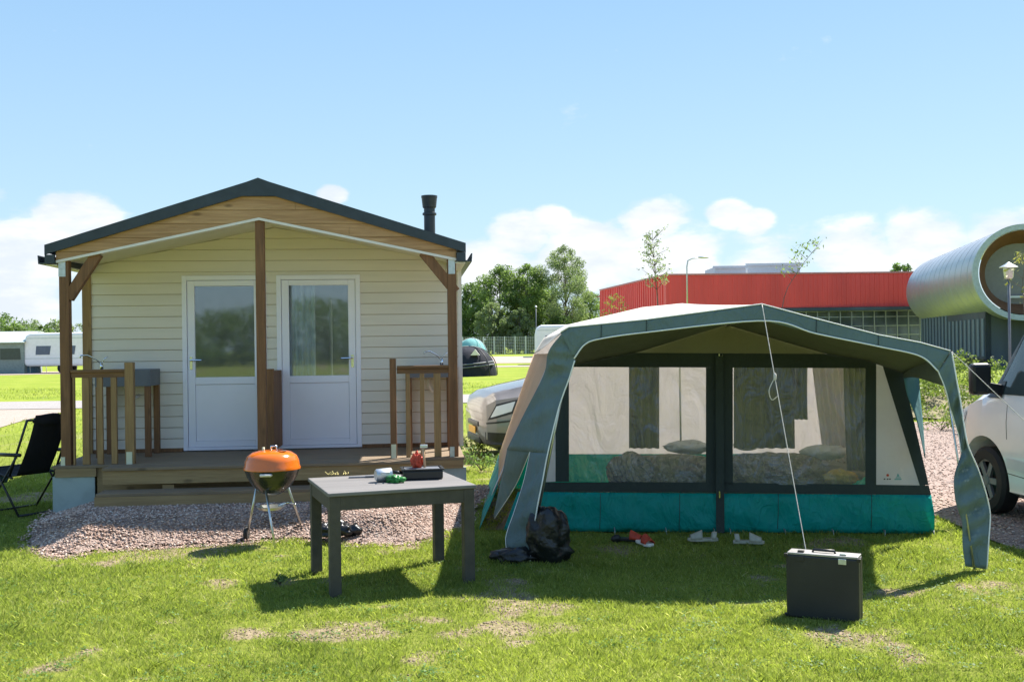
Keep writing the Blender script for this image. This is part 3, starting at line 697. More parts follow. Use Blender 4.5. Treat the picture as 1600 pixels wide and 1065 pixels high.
# lower and upper plank rows with a thin seam
def gstrip(f0, f1, y0, y1, a, b):
    n = 12
    for i in range(n):
        p, q = a+(b-a)*i/n, a+(b-a)*(i+1)/n
        if f1(p)-f0(p) < 0.004 and f1(q)-f0(q) < 0.004: continue
        gb.prism([(p, f0(p)), (q, f0(q)), (q, max(f1(q), f0(q)+.001)), (p, max(f1(p), f0(p)+.001))], y0, y1)
top = lambda s: rz(s)-0.075
E = RW-0.10
seam = 3.19
rg = random.Random(3); zr = 2.66; row = 0
while zr < 3.55:
    z1 = zr+0.146; cuts = [-E]+sorted([rg.uniform(-1.6, -0.3), rg.uniform(0.3, 1.7)])+[E]
    for a, b in zip(cuts[:-1], cuts[1:]):
        lo_ = lambda s_, zr=zr: max(bz(s_), zr); hi_ = lambda s_, z1=z1: min(top(s_), z1-0.006)
        off = 0.0015*rg.random()
        for (p, q) in ((a, min(b, 0)), (max(a, 0), b-.003)):
            if q-p < .01: continue
            n = 26
            for i in range(n):
                c0, c1 = p+(q-p)*i/n, p+(q-p)*(i+1)/n
                if hi_(c0)-lo_(c0) < .003 and hi_(c1)-lo_(c1) < .003: continue
                gb.prism([(c0, lo_(c0)), (c1, lo_(c1)), (c1, max(hi_(c1), lo_(c1)+.001)), (c0, max(hi_(c0), lo_(c0)+.001))], -0.019-off, 0.08)
    zr = z1
gb.prism([(-E, bz(E)+.002), (0, bz(0)+.002), (E, bz(E)+.002), (E, top(E)), (0, top(0)), (-E, top(E))], -0.008, 0.10)
gb.build('gable_board', M['gable'], cab)
tb = MB()
for a, b in ((-E, 0), (0, E)):
    tb.add([(a, -0.024, bz(a)-0.028), (b, -0.024, bz(b)-0.028), (b, 0.10, bz(b)-0.028), (a, 0.10, bz(a)-0.028),
            (a, -0.024, bz(a)-0.001), (b, -0.024, bz(b)-0.001), (b, 0.10, bz(b)-0.001), (a, 0.10, bz(a)-0.001)],
           [(0,3,2,1),(4,5,6,7),(0,1,5,4),(1,2,6,5),(2,3,7,6),(3,0,4,7)])
tb.build('gable_trim', M['trim'], cab)
# soffit under the porch and under both eaves
sb = MB()
for a, b in ((-E+.02, 0), (0, E-.02)):
    z0 = lambda s: bz(s)+0.004; z1 = lambda s: wallz(s)+0.002
    sb.add([(a, 0.102, z0(a)), (b, 0.102, z0(b)), (b, WT+0.06, z1(b)), (a, WT+0.06, z1(a)), (a, 0.102, z0(a)+.02), (b, 0.102, z0(b)+.02), (b, WT+0.06, z1(b)+.02), (a, WT+0.06, z1(a)+.02)],
           [(0,3,2,1),(4,5,6,7),(0,1,5,4),(1,2,6,5),(2,3,7,6),(3,0,4,7)])
for sg in (-1, 1):
    a, b = sorted((sg*(RW-0.11), sg*(RW+0.0)))
    sb.box(a, b, -0.018, BACK+0.1, ZE-0.205, ZE-0.192)
sb.build('soffit', M['soffit'], cab)
# flue pipe on the right slope
fp = CF.px(670, 360, 3.0); fz = lambda py: CF.px(670, py, 3.0).z
r1 = (CF.px(680, 350, 3.0).x-CF.px(662.5, 350, 3.0).x)/2
cx = (CF.px(680, 350, 3.0).x+CF.px(662.5, 350, 3.0).x)/2
prof = [(r1, fz(368)), (r1, fz(337)), (r1*1.25, fz(336)), (r1*1.25, fz(333)), (r1*1.0, fz(332)), (r1*1.0, fz(326)), (r1*1.22, fz(324)), (r1*1.4, fz(309)), (r1*1.45, fz(309)), (r1*1.45, fz(306)), (r1*0.9, fz(305.5)), (0.001, fz(306))]
fl = MB(); fl.lathe(prof, 24, (cx, 3.0, 0)); f_ = fl.build('flue_pipe', M['flue'], roof, auto=35)
fl = MB(); fl.lathe([(r1*1.9, rz(cx)-.03), (r1*1.5, rz(cx)+.05), (r1*1.02, rz(cx)+.09)], 24, (cx, 3.0, 0)); fl.build('flue_collar', M['flue'], f_, auto=35)

# posts, braces, brackets
PX0 = 2.08
def post(s, w=0.10, zt=None, t0=0.0):
    mb = MB(); mb.box(s-w/2, s+w/2, t0, t0+w, DZ-0.10 if abs(s) > 1 else DZ, zt if zt else 2.72); return mb.build('porch_post', M['post'], cab, bevel=0.006)
lp = post(-2.04); rp = post(2.06)
cp = post(0.0, 0.095, bz(0)-.03)
for p, s in ((lp, -2.055), (rp, 2.06)):
    mb = MB(); mb.box(s-0.036, s+0.036, -0.006, -0.001, 2.545, 2.735); mb.box(s-0.02, s+0.02, -0.009, -0.006, 2.57, 2.585); mb.build('metal_bracket', M['galv'], p)
mb = MB(); mb.box(-2.092, -2.048, -0.008, -0.001, 0.41, 0.64); mb.build('post_sleeve', M['cream_sleeve'], lp)
mb = MB(); mb.box(2.015, 2.065, -0.008, -0.001, 0.42, 0.66); mb.build('post_sleeve', M['galv'], rp)
mb = MB(); mb.box(-0.065, -0.015, -0.03, -0.001, 0.56, 0.64); mb.build('post_sleeve', M['cream_sleeve'], cp)
def brace(s0, z0, s1, z1, w=0.108):
    mb = MB(); mb.bar((s0, 0.05, z0), (s1, 0.05, z1), w, 0.085, (0, 1, 0)); return mb.build('brace', M['post'], cab, bevel=0.004)
a = CF.px(107, 466, 0.05); b = CF.px(153, 396, 0.05); brace(a.x, a.z, b.x, b.z)
a = CF.px(712, 456, 0.05); b = CF.px(661, 394, 0.05); brace(a.x, a.z, b.x, b.z)
# short second post beside the centre one (a low screen between the doors)
q0, q1 = CF.px(413, 640, 0.5).x, CF.px(430, 640, 0.5).x; qz = CF.px(420, 576, 0.5).z
mb = MB(); mb.box(q0+.01, q1-.004, 0.42, 0.50, DZ, qz); mb.build('screen_post', M['post'], cab, bevel=0.005)
mb = MB(); mb.box(q0+.02, q1-.012, 0.502, WT-0.03, DZ+0.06, qz-0.03); mb.build('screen_panel', M['post'], cab)

# deck, fascia, steps
dk = MB()
nb = 9; bw = (WT+0.05)/nb
for i in range(nb): dk.box(-HW+.02, HW-.02, -0.045+i*bw, -0.045+(i+1)*bw-0.006, DZ-0.028, DZ)
deck = dk.build('deck', M['deck'], cab, bevel=0.003)
mb = MB()
for a, b in ((-HW+.05, -1.72), (1.72, HW-.03)): mb.box(a, b, -0.044, -0.003, DZ-0.12, DZ-0.03)
mb.box(-1.72, 1.72, -0.01, 0.0, 0.0, DZ-0.03)
mb.build('deck_fascia', M['deckf'], deck, bevel=0.003)
st = MB(); S0 = CF.px(160, 740, -.335).x; S1 = 1.70
for i in range(2): st.box(S0, S1, -0.048-0.155*(i+1)+.004, -0.048-0.155*i, DZ-0.030, DZ-0.002)
st.build('step_tread', M['deck'], cab, bevel=0.003)
st = MB(); st.box(S0, S1, -0.335, -0.305, DZ-0.175, DZ-0.031); 
for s in (-0.92, 0.15, 1.2): st.box(s-.06, s+.06, -0.30, -0.26, 0.1, DZ-.19)
st.build('step_riser', M['deckf'], cab, bevel=0.003)
st = MB()
for i in range(2): st.box(S0+.02, S1, -0.34-0.155*(i+1)+.004, -0.34-0.155*i, 0.325-0.030, 0.325)
st.build('step_tread', M['deck'], cab, bevel=0.003)
st = MB(); st.box(CF.px(147, 775, -.645).x, S1, -0.645, -0.615, 0.05, 0.294); st.build('step_riser', M['deckf'], cab, bevel=0.003)

# railings
def railing(side):
    if side < 0:
        rail = MB(); a = -1.985; zt = CF.px(150, 577, 0.03).z; e = CF.px(198, 577, 0.03).x
        rail.box(a, e, 0.0, 0.09, zt-0.03, zt); rail.box(a, e, 0.02, 0.065, zt-0.085, zt-0.031)
        ro = rail.build('porch_railing', M['postx'], cab, bevel=0.003)
        n0, n1 = CF.px(195, 640, 0.0).x, CF.px(209, 640, 0.0).x
        nb_ = MB(); nb_.box(n0, n1, -0.005, 0.075, DZ+.001, CF.px(200, 566, 0).z); nb_.build('newel_post', M['baluster'], ro, bevel=0.005)
        nb_ = MB(); nb_.box(n0+.012, n1-.02, -0.012, -0.006, DZ-.02, DZ+0.13); nb_.build('post_sleeve', M['cream_sleeve'], ro)
        for p0, p1 in ((114.5, 117.5), (129, 140), (152, 161), (174, 183)):
            m_ = MB(); m_.box(CF.px(p0, 640, .04).x, CF.px(p1, 640, .04).x, 0.02, 0.06, DZ+.001, zt-0.086); m_.build('baluster', M['baluster'], ro, bevel=0.003)
    else:
        rail = MB(); a = CF.px(620, 575, 0.03).x; e = 2.01; zt = CF.px(650, 571, 0.03).z
        rail.box(a, e, 0.0, 0.09, zt-0.03, zt); rail.box(a, e, 0.02, 0.065, zt-0.085, zt-0.031)
        ro = rail.build('porch_railing', M['postx'], cab, bevel=0.003)
        n0, n1 = CF.px(609.5, 640, 0.0).x, CF.px(619.5, 640, 0.0).x
        nb_ = MB(); nb_.box(n0, n1, -0.005, 0.075, DZ+.001, CF.px(614, 560, 0).z); nb_.build('newel_post', M['post'], ro, bevel=0.005)
        nb_ = MB(); nb_.box(n0+.008, n1-.008, -0.012, -0.006, DZ-.02, DZ+0.15); nb_.build('post_sleeve', M['cream_sleeve'], ro)
        for p0, p1 in ((634, 641), (656.5, 663.5), (678, 689)):
            m_ = MB(); m_.box(CF.px(p0, 640, .04).x, CF.px(p1, 640, .04).x, 0.02, 0.06, DZ+.001, zt-0.086); m_.build('baluster', M['baluster'], ro, bevel=0.003)
railing(-1); railing(1)

# doors
def door(x0, x1, handle_left, glass_px):
    y0 = WT-0.035; zt = dtop; zb = DZ+0.012; fwid = 0.055
    mb = MB(); 
    for (a, b, c, d) in ((x0, x0+fwid, zb, zt), (x1-fwid, x1, zb, zt), (x0+fwid, x1-fwid, zt-fwid, zt), (x0+fwid, x1-fwid, zb, zb+0.035)):
        mb.box(a, b, y0, y0+0.075, c, d)
    fr = mb.build('door', M['upvc'], cab, bevel=0.004)
    a0, a1 = x0+fwid+.004, x1-fwid-.004; c0, c1 = zb+0.038, zt-fwid-.004; sw = 0.085
    g0 = CF.px(400, 588, WT).z; 
    lf = MB()
    lf.box(a0, a0+sw, y0+.012, y0+.065, c0, c1); lf.box(a1-sw, a1, y0+.012, y0+.065, c0, c1)
    lf.box(a0+sw, a1-sw, y0+.012, y0+.065, c1-sw+.02, c1); lf.box(a0+sw, a1-sw, y0+.012, y0+.065, g0-0.085, g0)
    lf.box(a0+sw, a1-sw, y0+.012, y0+.065, c0, c0+.07)
    leaf = lf.build('door_leaf', M['upvc'], fr, bevel=0.005)
    pn = MB(); pn.box(a0+sw+.002, a1-sw-.002, y0+.024, y0+.05, c0+.072, g0-.087); pn.build('lower_panel', M['upvc'], fr, bevel=0.002)
    gl = MB(); gl.box(a0+sw+.001, a1-sw-.001, y0+.034, y0+.040, g0+.001, c1-sw+.019); gl.build('door_pane', M['glass'], fr)
    hx = a0+0.04 if handle_left else a1-0.04; hz = CF.px(420, 562, WT).z+0.01; sg = 1 if handle_left else -1
    hd = MB(); hd.tube([(hx, y0+.01, hz), (hx, y0-.045, hz), (hx+sg*.02, y0-.05, hz), (hx+sg*0.13, y0-.05, hz-.003)], 0.011, 8)
    hd.box(hx-.016, hx+.016, y0+.002, y0+.011, hz-.11, hz+.04)
    hd.build('door_handle', M['chrome'], fr, smooth=False)
    return fr
door(dl0, dl1, True, None); door(dr0, dr1, False, None)
# curtain hanging behind the right-hand pane
def curtain(xa, xb, y, z0, z1, amp, waves, n=60):
    rows = []
    for j in range(8):
        z = z0+(z1-z0)*j/7; rows.append([(xa+(xb-xa)*i/n, y+amp*math.sin(2*math.pi*waves*i/n+0.4*math.sin(j*.5)), z) for i in range(n+1)])
    mb = MB(); mb.grid(rows); return mb
ca, cb = CF.px(457, 510, 1.5).x, CF.px(492, 510, 1.5).x
curtain(ca-.05, cb+.02, WT+0.075, DZ+.1, dtop-.1, 0.03, 5).build('curtain', M['curtain'], cab, smooth=True, solid=0.003)
mb = MB(); mb.tube([(ca-.1, WT+.12, dtop-.09), (dr1-.05, WT+.12, dtop-.09)], .01, 8); mb.build('curtain_rail', M['chrome'], cab)
mb = MB(); tx = CF.px(517, 520, 2.0).x; mb.tube([(tx, 2.0, DZ), (tx, 2.0, CF.px(517, 468, 2.0).z)], 0.02, 8); mb.build('interior_pole', M['trim'], cab)

# wash basins on the porch
def sink(x0, x1, y0, y1, zt, zb_, lab, faucet_x, leg=True):
    c = Vector(((x0+x1)/2, (y0+y1)/2)); w = cw(c.x, c.y)
    root = empty('outdoor_sink', (w[0], w[1], DZ), CF.yaw, lab, 'sink', 'washing-up sinks on the cabin porch')
    X0, X1, Y0, Y1 = x0-c.x, x1-c.x, y0-c.y, y1-c.y; Z0, Z1 = zb_-DZ, zt-DZ
    mb = MB(); t = 0.018
    mb.box(X0, X0+t, Y0, Y1, Z0, Z1); mb.box(X1-t, X1, Y0, Y1, Z0, Z1); mb.box(X0+t, X1-t, Y0, Y0+t, Z0, Z1); mb.box(X0+t, X1-t, Y1-t, Y1, Z0, Z1); mb.box(X0+t, X1-t, Y0+t, Y1-t, Z0, Z0+t)
    mb.build('basin', M['basin'], root, bevel=0.004)
    fx = faucet_x-c.x; fy = Y1-0.06
    f = MB(); f.tube([(fx, fy, Z1), (fx, fy, Z1+.07)], .02, 12)
    f.tube([(fx, fy, Z1+.06), (fx-.05, fy-.03, Z1+.12), (fx-.14, fy-.08, Z1+.17), (fx-.20, fy-.11, Z1+.165), (fx-.21, fy-.115, Z1+.14)], .010, 8)
    f.tube([(fx, fy, Z1+.07), (fx+.03, fy, Z1+.12), (fx+.07, fy, Z1+.15)], .007, 8)
    f.build('tap', M['chrome'], root, smooth=True)
    for sx in (X0+.035, X1-.035):
        for sy in (Y0+.035, Y1-.035):
            l = MB(); l.box(sx-.032, sx+.032, sy-.03, sy+.03, 0, Z0-.001); l.build('leg', M['post'], root, bevel=.004)
    p = MB(); p.tube([(0, 0, Z0), (0, 0, Z0-.12), (0.03, 0, Z0-.17), (0.08, 0.02, Z0-.13), (0.09, .12, Z0-.12)], .02, 8); p.build('waste_pipe', M['trim'], root, smooth=True)
a, b = CF.px(150, 590, .75).x, CF.px(236, 590, .75).x
sink(a, b, 0.70, 1.18, CF.px(236, 577, .7).z, CF.px(236, 603, .7).z, 'grey wash basin on brown legs behind the left porch railing', CF.px(158, 565, 1.1).x)
a, b = CF.px(634, 590, .75).x, CF.px(708, 590, .75).x
sink(a, b, 0.70, 1.18, CF.px(650, 572, .7).z, CF.px(650, 590, .7).z, 'wash basin with chrome tap behind the right porch railing', CF.px(690, 565, 1.1).x)

# ================================================================== TENT
tent = empty('frame_tent', TF.o, TF.yaw, 'large slate green and teal frame tent with clear windows and a front canopy on poles', 'tent')
tp = TF.px
CT = -1.45                                   # canopy front
def smooth_poly(pts, n):
    """Catmull-Rom resample of a polyline"""
    P = [Vector(p) for p in pts]; P = [P[0]*2-P[1]]+P+[P[-1]*2-P[-2]]; out = []; segs = len(P)-3
    for k in range(n):
        u = k/(n-1)*segs; i = min(int(u), segs-1); t = u-i; a, b, c, d = P[i:i+4]
        out.append(0.5*((2*b)+(c-a)*t+(2*a-5*b+4*c-d)*t*t+(3*b-a-3*c+d)*t**3))
    return out
def loft(A, B, n, m_, sag=0.0, wob=0.0, seed=0, nor=(0, 1, 0)):
    A = smooth_poly(A, n); B = smooth_poly(B, n); rows = []; rr = random.Random(seed); ph = [rr.uniform(0, 6) for _ in range(4)]; nv = Vector(nor)
    for j in range(m_+1):
        v = j/m_; row = []
        for i in range(n):
            p = A[i].lerp(B[i], v); p.z -= sag*4*v*(1-v)
            e = 4*v*(1-v)
            if wob: p = p+nv*(wob*e*min(1, 4*min(i, n-1-i)/(n-1))*(math.sin(i*1.1+ph[0]+v*3)+0.6*math.sin(i*0.45+v*7+ph[1])))
            row.append(p)
        rows.append(row)
    return MB().grid(rows)
def quads(lst, t=0.0, div=1, wob=0.0):
    mb = MB()
    for k, q in enumerate(lst):
        P = [tp(x, y, t) for x, y in q]
        if len(P) == 4:
            n = 8; rows = []
            for j in range(n+1):
                a = P[0].lerp(P[3], j/n); b = P[1].lerp(P[2], j/n)
                rows.append([a.lerp(b, i/n) for i in range(n+1)])
            mb.grid(rows)
        else: mb.add(P, [tuple(range(len(P)))])
    if wob:
        for i, (x, y, z) in enumerate(mb.v): mb.v[i] = (x, y+wob*math.sin(x*5+z*3)*math.sin(z*4+1), z)
    return mb
quads([[(889, 573), (1352, 575), (1352, 553), (985, 551)], [(868, 600), (889, 573), (889, 752), (868, 752)], [(1103, 574), (1145, 574), (1145, 757), (1103, 753)],
       [(1352, 564), (1369, 566), (1369, 757), (1352, 757)], [(1378, 568), (1411, 583), (1451, 757), (1437, 758)],
       [(845, 753), (1103, 753), (1103, 768), (809, 767)], [(1103, 753), (1451, 758), (1455, 773), (1103, 768)], [(897, 571), (985, 551), (889, 573)], [(1352, 553), (1411, 583), (1378, 568), (1352, 564)]], 0.0).build('front_wall', M['tframe'], tent, solid=0.004)
fwl = bpy.data.objects['front_wall.001'] if 'front_wall.001' in bpy.data.objects else None
quads([[(997, 549), (1135, 507), (1290, 552), (1290, 553.5), (985, 551)]], 0.004).build('gable_panel', M['tgable'], tent, solid=0.003)
# lower mud wall with folds, bulging slightly outwards
def mudrow(py_fn, n=60):
    return [tp(809+(1455-809)*i/n if False else 0, 0, 0) for i in range(n+1)]
rows = []
for j in range(9):
    v = j/8; row = []
    for i in range(61):
        u_ = i/60; xa = 809+(1455-809)*u_; ya = 768+5*u_; xb = 786+(1460-786)*u_; yb = 829+4*u_
        p = tp(xa+(xb-xa)*v, ya+(yb-ya)*v, -0.006)
        p.y += -0.035*math.sin(math.pi*v)*(0.6+0.6*math.sin(u_*19+v*2)*math.sin(u_*7.3))-0.018*math.sin(u_*41-v*4)*math.sin(math.pi*v)
        p.z = max(p.z, 0.004); row.append(p)
    rows.append(row)
MB().grid(rows).build('mud_wall', M['teal'], tent, smooth=True, solid=0.003)
quads([[(864, 612), (868, 600), (868, 752), (845, 753)]], 0.0).build('corner_panel', M['tpanel'], tent, solid=0.003)
quads([[(1369, 566), (1378, 568), (1437, 758), (1369, 757)]], 0.0).build('corner_panel', M['tpanel'], tent, solid=0.003)
quads([[(889, 573), (1103, 574), (1103, 753), (889, 752)]], 0.001, wob=0.010).build('clear_window', M['pvc'], tent, smooth=True)
quads([[(1145, 574), (1352, 575), (1352, 757), (1145, 757)]], 0.001, wob=0.012).build('clear_window', M['pvc'], tent, smooth=True)
quads([[(1118, 556), (1130, 556), (1132, 832), (1119, 832)]], -0.050).build('zip_flap', M['tframe'], tent, solid=0.006)
mb = MB(); a = tp(1124, 556, -.06); mb.tube([a+Vector((0, 0, .02)), a, a+Vector((.03, 0, -.005)), a+Vector((.03, 0, .015))], .007, 6); mb.build('hook', M['chrome'], tent)
mb = MB(); a = tp(1124, 772, -.06); mb.tube([a+Vector((0, 0, .03)), a+Vector((0, 0, -.03))], .008, 6); mb.build('zip_pull', M['chrome'], tent)
# maker's marks on the right corner panel
lg = MB(); lg2 = MB()
c = tp(1387, 744, -.004); lg.lathe([(0.001, 0), (0.012, 0), (0.012, 0.002), (.001, .002)], 12, tuple(c+Vector((0, -.002, .012))), 'y'); lg.build('emblem', M['red_cloth'], tent)
for dx in (-.035, -.008, .012): lg2.box(c.x+dx, c.x+dx+.014, c.y-.002, c.y, c.z-.028, c.z-.018)
lg2.build('emblem', M['tframe'], tent)
c = tp(1403, 744, -.004); lg3 = MB(); lg3.prism([(c.x-.012, c.z), (c.x+.014, c.z), (c.x, c.z+.03)], c.y-.002, c.y); lg3.box(c.x-.03, c.x+.03, c.y-.002, c.y, c.z-.03, c.z-.02)
lg3.box(c.x-.02, c.x+.024, c.y-.002, c.y, c.z-.014, c.z-.006); lg3.build('emblem', M['tealcloth'], tent)

Wp = [(889, 576), (897, 571), (940, 561), (1000, 549), (1135, 507), (1230, 535), (1290, 552), (1352, 562), (1411, 583)]
Up = [(876, 520), (889, 512), (940, 507), (1010, 500), (1190, 476), (1275, 499), (1372, 524), (1437, 536), (1484, 549)]
Lp = [(897, 560), (914, 538), (939, 529), (1010, 519), (1193, 501), (1275, 521), (1372, 541), (1437, 556), (1466, 580)]
Bp = [(834, 553), (850, 528), (884, 508), (1004, 480), (1066, 474), (1180, 500), (1290, 540), (1350, 565), (1405, 595)]
BT = 2.7
def seg_loft(A, B, m_, sag=0.0, wob=0, nseg=6):
    # piecewise linear across so the ridge stays crisp
    rows = []
    AA, BB = [], []
    for i in range(len(A)-1):
        for k in range(nseg):
            AA.append(A[i].lerp(A[i+1], k/nseg)); BB.append(B[i].lerp(B[i+1], k/nseg))
    AA.append(A[-1]); BB.append(B[-1])
    for j in range(m_+1):
        v = j/m_; row = []
        for i, (a, b) in enumerate(zip(AA, BB)):
            p = a.lerp(b, v); e = 4*v*(1-v); s_ = abs(math.sin(math.pi*i/nseg)); p.z -= sag*e+wob*e*s_; row.append(p)
        rows.append(row)
    return MB().grid(rows)
Uw = [tp(x, y, CT) for x, y in Up]; Lw = [tp(x, y, CT-0.02) for x, y in Lp]
Ww = [tp(x, y, -0.012) for x, y in Wp]; Bw = [tp(x, y, BT) for x, y in Bp]
seg_loft([p+Vector((0, 0.02, -0.03)) for p in Uw], Ww, 8, 0.01, 0.006).build('canopy_lining', M['tcanopy'], tent, smooth=True, solid=0.003)
seg_loft(Uw, Bw, 14, 0.01, 0.010).build('roof', M['troof'], tent, smooth=True, solid=0.003)
vl = seg_loft([p+Vector((0, -0.012, 0.004)) for p in Uw], Lw, 4); vl.build('valance', M['tgrey'], tent, smooth=True, solid=0.0016)
MB().tube(smooth_poly([p+Vector((0, -.006, 0)) for p in Lw], 60), 0.0065, 6).build('piping', M['piping'], tent, smooth=True)
MB().tube([p+Vector((0, -.016, .006)) for p in Uw], 0.005, 6).build('piping', M['piping'], tent, smooth=True)
# left wing of the canopy
def L3(lst): return [tp(x, y, t) for x, y, t in lst]
I_ = L3([(914, 538, CT-.02), (898, 563, CT-.02), (889, 592, CT-.01), (873, 638, CT), (856, 708, CT)])
O_ = L3([(880, 518, CT), (857, 549, CT+.10), (850, 584, CT+.25), (819, 646, CT+.55), (792, 702, CT+.85)])
loft(O_, I_, 30, 10, 0, 0.018, 5, (0.6, 1, 0)).build('canopy_wing', M['tgrey'], tent, smooth=True, solid=0.0016)
A1 = L3([(793, 699, CT+.85), (783, 749, CT+1.1), (771, 806, CT+1.35)]); A2 = L3([(829, 703, CT+.36), (806, 757, CT+.9), (773, 809, CT+1.33)])
loft(A1, A2, 14, 6, 0, 0.008, 2, (0.6, 1, 0)).build('canopy_wing', M['tgrey'], tent, smooth=True, solid=0.0016)
B1 = L3([(829, 703, CT+.36), (818, 753, CT+.35), (803, 800, CT+.25), (790, 842, CT+.18), (798, 876, CT+.12)]); B2 = L3([(856.5, 705, CT), (848, 750, CT), (839, 795, CT), (832, 845, CT), (828, 877, CT)])
loft(B1, B2, 24, 8, 0, 0.02, 7, (0.5, 1, 0)).build('canopy_wing', M['tgrey'], tent, smooth=True, solid=0.0016)
MB().tube(smooth_poly([p+Vector((0, -.006, 0)) for p in (I_[1:]+B2[1:])], 50), 0.006, 6).build('piping', M['piping'], tent, smooth=True)
MB().tube(smooth_poly(B1, 20), 0.004, 6).build('piping', M['piping'], tent, smooth=True)
MB().tube(smooth_poly(A2, 20), 0.004, 6).build('piping', M['piping'], tent, smooth=True)
# right wing, a gathered strip that twists on its way down
RL = L3([(1466, 580, CT-.02), (1477, 607, CT), (1485, 637, CT+.03), (1497, 676, CT+.06), (1502, 706, CT+.02), (1491, 743, CT-.05), (1493, 782, CT-.06), (1503, 816, CT), (1504, 851, CT), (1508, 884, CT)])
RR = L3([(1487, 549, CT), (1494, 590, CT-.02), (1500, 622, CT-.03), (1506, 662, CT-.05), (1513, 697, CT-.06), (1528, 732, CT-.02), (1541, 772, CT+.02), (1547, 804, CT+.03), (1545, 842, CT), (1542, 889, CT)])
mbw = loft(RL, RR, 60, 10, 0, 0.03, 11, (0.3, 1, 0)); mbw.build('canopy_wing', M['tgrey'], tent, smooth=True, solid=0.0016)
MB().tube(smooth_poly(RR, 50), 0.0055, 6).build('piping', M['piping'], tent, smooth=True)
MB().tube(smooth_poly(RL[:5], 30), 0.005, 6).build('piping', M['piping'], tent, smooth=True)
SF = L3([(1412, 590, -.35), (1418, 618, -.35), (1432, 655, -.35), (1445, 715, -.35)]); SG = L3([(1436, 588, -.1), (1438, 620, -.1), (1442, 660, -.1), (1446, 716, -.1)])
loft(SF, SG, 16, 5, 0, .006, 3).build('canopy_wing', cloth('teal flap', (.09, .20, .20), .25, fold=.4), tent, smooth=True, solid=0.003)
loft(L3([(1484, 549, CT), (1437, 560, -.7), (1411, 583, -.02)]), L3([(1478, 604, CT+.04), (1432, 590, -.7), (1411, 590, -.02)]), 14, 4).build('canopy_wing', M['tcanopy'], tent, smooth=True, solid=.003)
# seams, ground loops and pegs
for k in (2, 3, 5, 6):
    a_, b_ = Uw[k]+Vector((0, -.018, 0)), Lw[k]+Vector((0, -.006, 0)); MB().tube([a_, a_.lerp(b_, .5), b_], .0028, 5).build('seam', M['tframe'], tent, smooth=True)
for xx in (938, 1062, 1216, 1362):
    MB().tube([tp(xx, 771, -.052), tp(xx, 800, -.062), tp(xx-1, 826, -.035)], .0028, 5).build('seam', M['tframe'], tent, smooth=True)
for xx in (800, 880, 960, 1040, 1115, 1140, 1225, 1300, 1380, 1456):
    p_ = tp(xx, 829, -.02); p_.z = 0.02; MB().tube([p_+Vector((0, 0, .03)), p_+Vector((0, -.03, .01)), p_+Vector((.004, -.05, .03)), p_+Vector((.008, -.05, -.05))], .0045, 5).build('ground_peg', M['galv'], tent, smooth=True)
# poles
def pole(a, b, r=0.012):
    MB().tube([a, b], r, 8).build('tent_pole', M['alu'], tent, smooth=True)
lg_ = TF.loc(ground(815, 884)); pole(Uw[1]+Vector((.03, .16, -.04)), Vector((lg_.x+.03, CT+.16, 0)))
rg_ = TF.loc(ground(1527, 892)); pole(Uw[8]+Vector((-.03, .10, -.03)), Vector((rg_.x, rg_.y+.07, 0)), .008)
pole(Uw[1]+Vector((.0, .03, -.03)), Uw[4]+Vector((0, .03, -.035))); pole(Uw[4]+Vector((0, .03, -.035)), Uw[8]+Vector((-.02, .03, -.03)))
pole(Ww[4]+Vector((0, .03, -.02)), Uw[4]+Vector((0, .03, -.045))); pole(Ww[4]+Vector((0, .04, -.03)), Bw[4]+Vector((0, -.05, -.03)))
for q in (2.0, ): 
    a_ = tp(1062, 560, 1.9); pole(Vector((a_.x, 1.9, 0)), Vector((a_.x, 1.9, 1.9)), .011)
# side walls
FLt, FLb, BLt = tp(868, 552, 0), tp(748, 823, 0), tp(834, 553, BT); g = TF.loc(ground(754, 770)); BLb = Vector((g.x, 2.9, 0)); FLb.z = 0.003
def side(ft, fb, bt, bb, zs, mat_up, mat_lo):
    def at(a, b, z): return a.lerp(b, (z-a.z)/(b.z-a.z))
    fm, bm_ = at(ft, fb, zs), at(bt, bb, zs)
    loft([ft, ft.lerp(bt, .5), bt], [fm, fm.lerp(bm_, .5), bm_], 20, 8, 0, .012, 4, (1, 0, 0)).build('side_wall', mat_up, tent, smooth=True, solid=.003)
    loft([fm, fm.lerp(bm_, .5), bm_], [fb, fb.lerp(bb, .5), bb], 20, 6, 0, .02, 9, (1, 0, 0)).build('mud_wall', mat_lo, tent, smooth=True, solid=.003)
side(FLt, FLb, BLt, BLb, 0.43, M['tbeige'], M['teal'])
stripe = [FLt.lerp(FLb, k)+Vector((-.022, -.01, 0)) for k in (0, .5, .80)]
stripe2 = [p+Vector((-.03, .30, 0)) for p in stripe]
loft(stripe, stripe2, 10, 3).build('side_panel', M['tpanel'], tent, smooth=True, solid=.003)
FRt, FRb = tp(1411, 583, 0), tp(1460, 833, 0); FRb.z = .003; BRb = Vector((FRb.x+.03, 2.9, 0)); BRt = Bw[8]
side(FRt, FRb, BRt, BRb, 0.43, M['tbeige'], M['teal'])
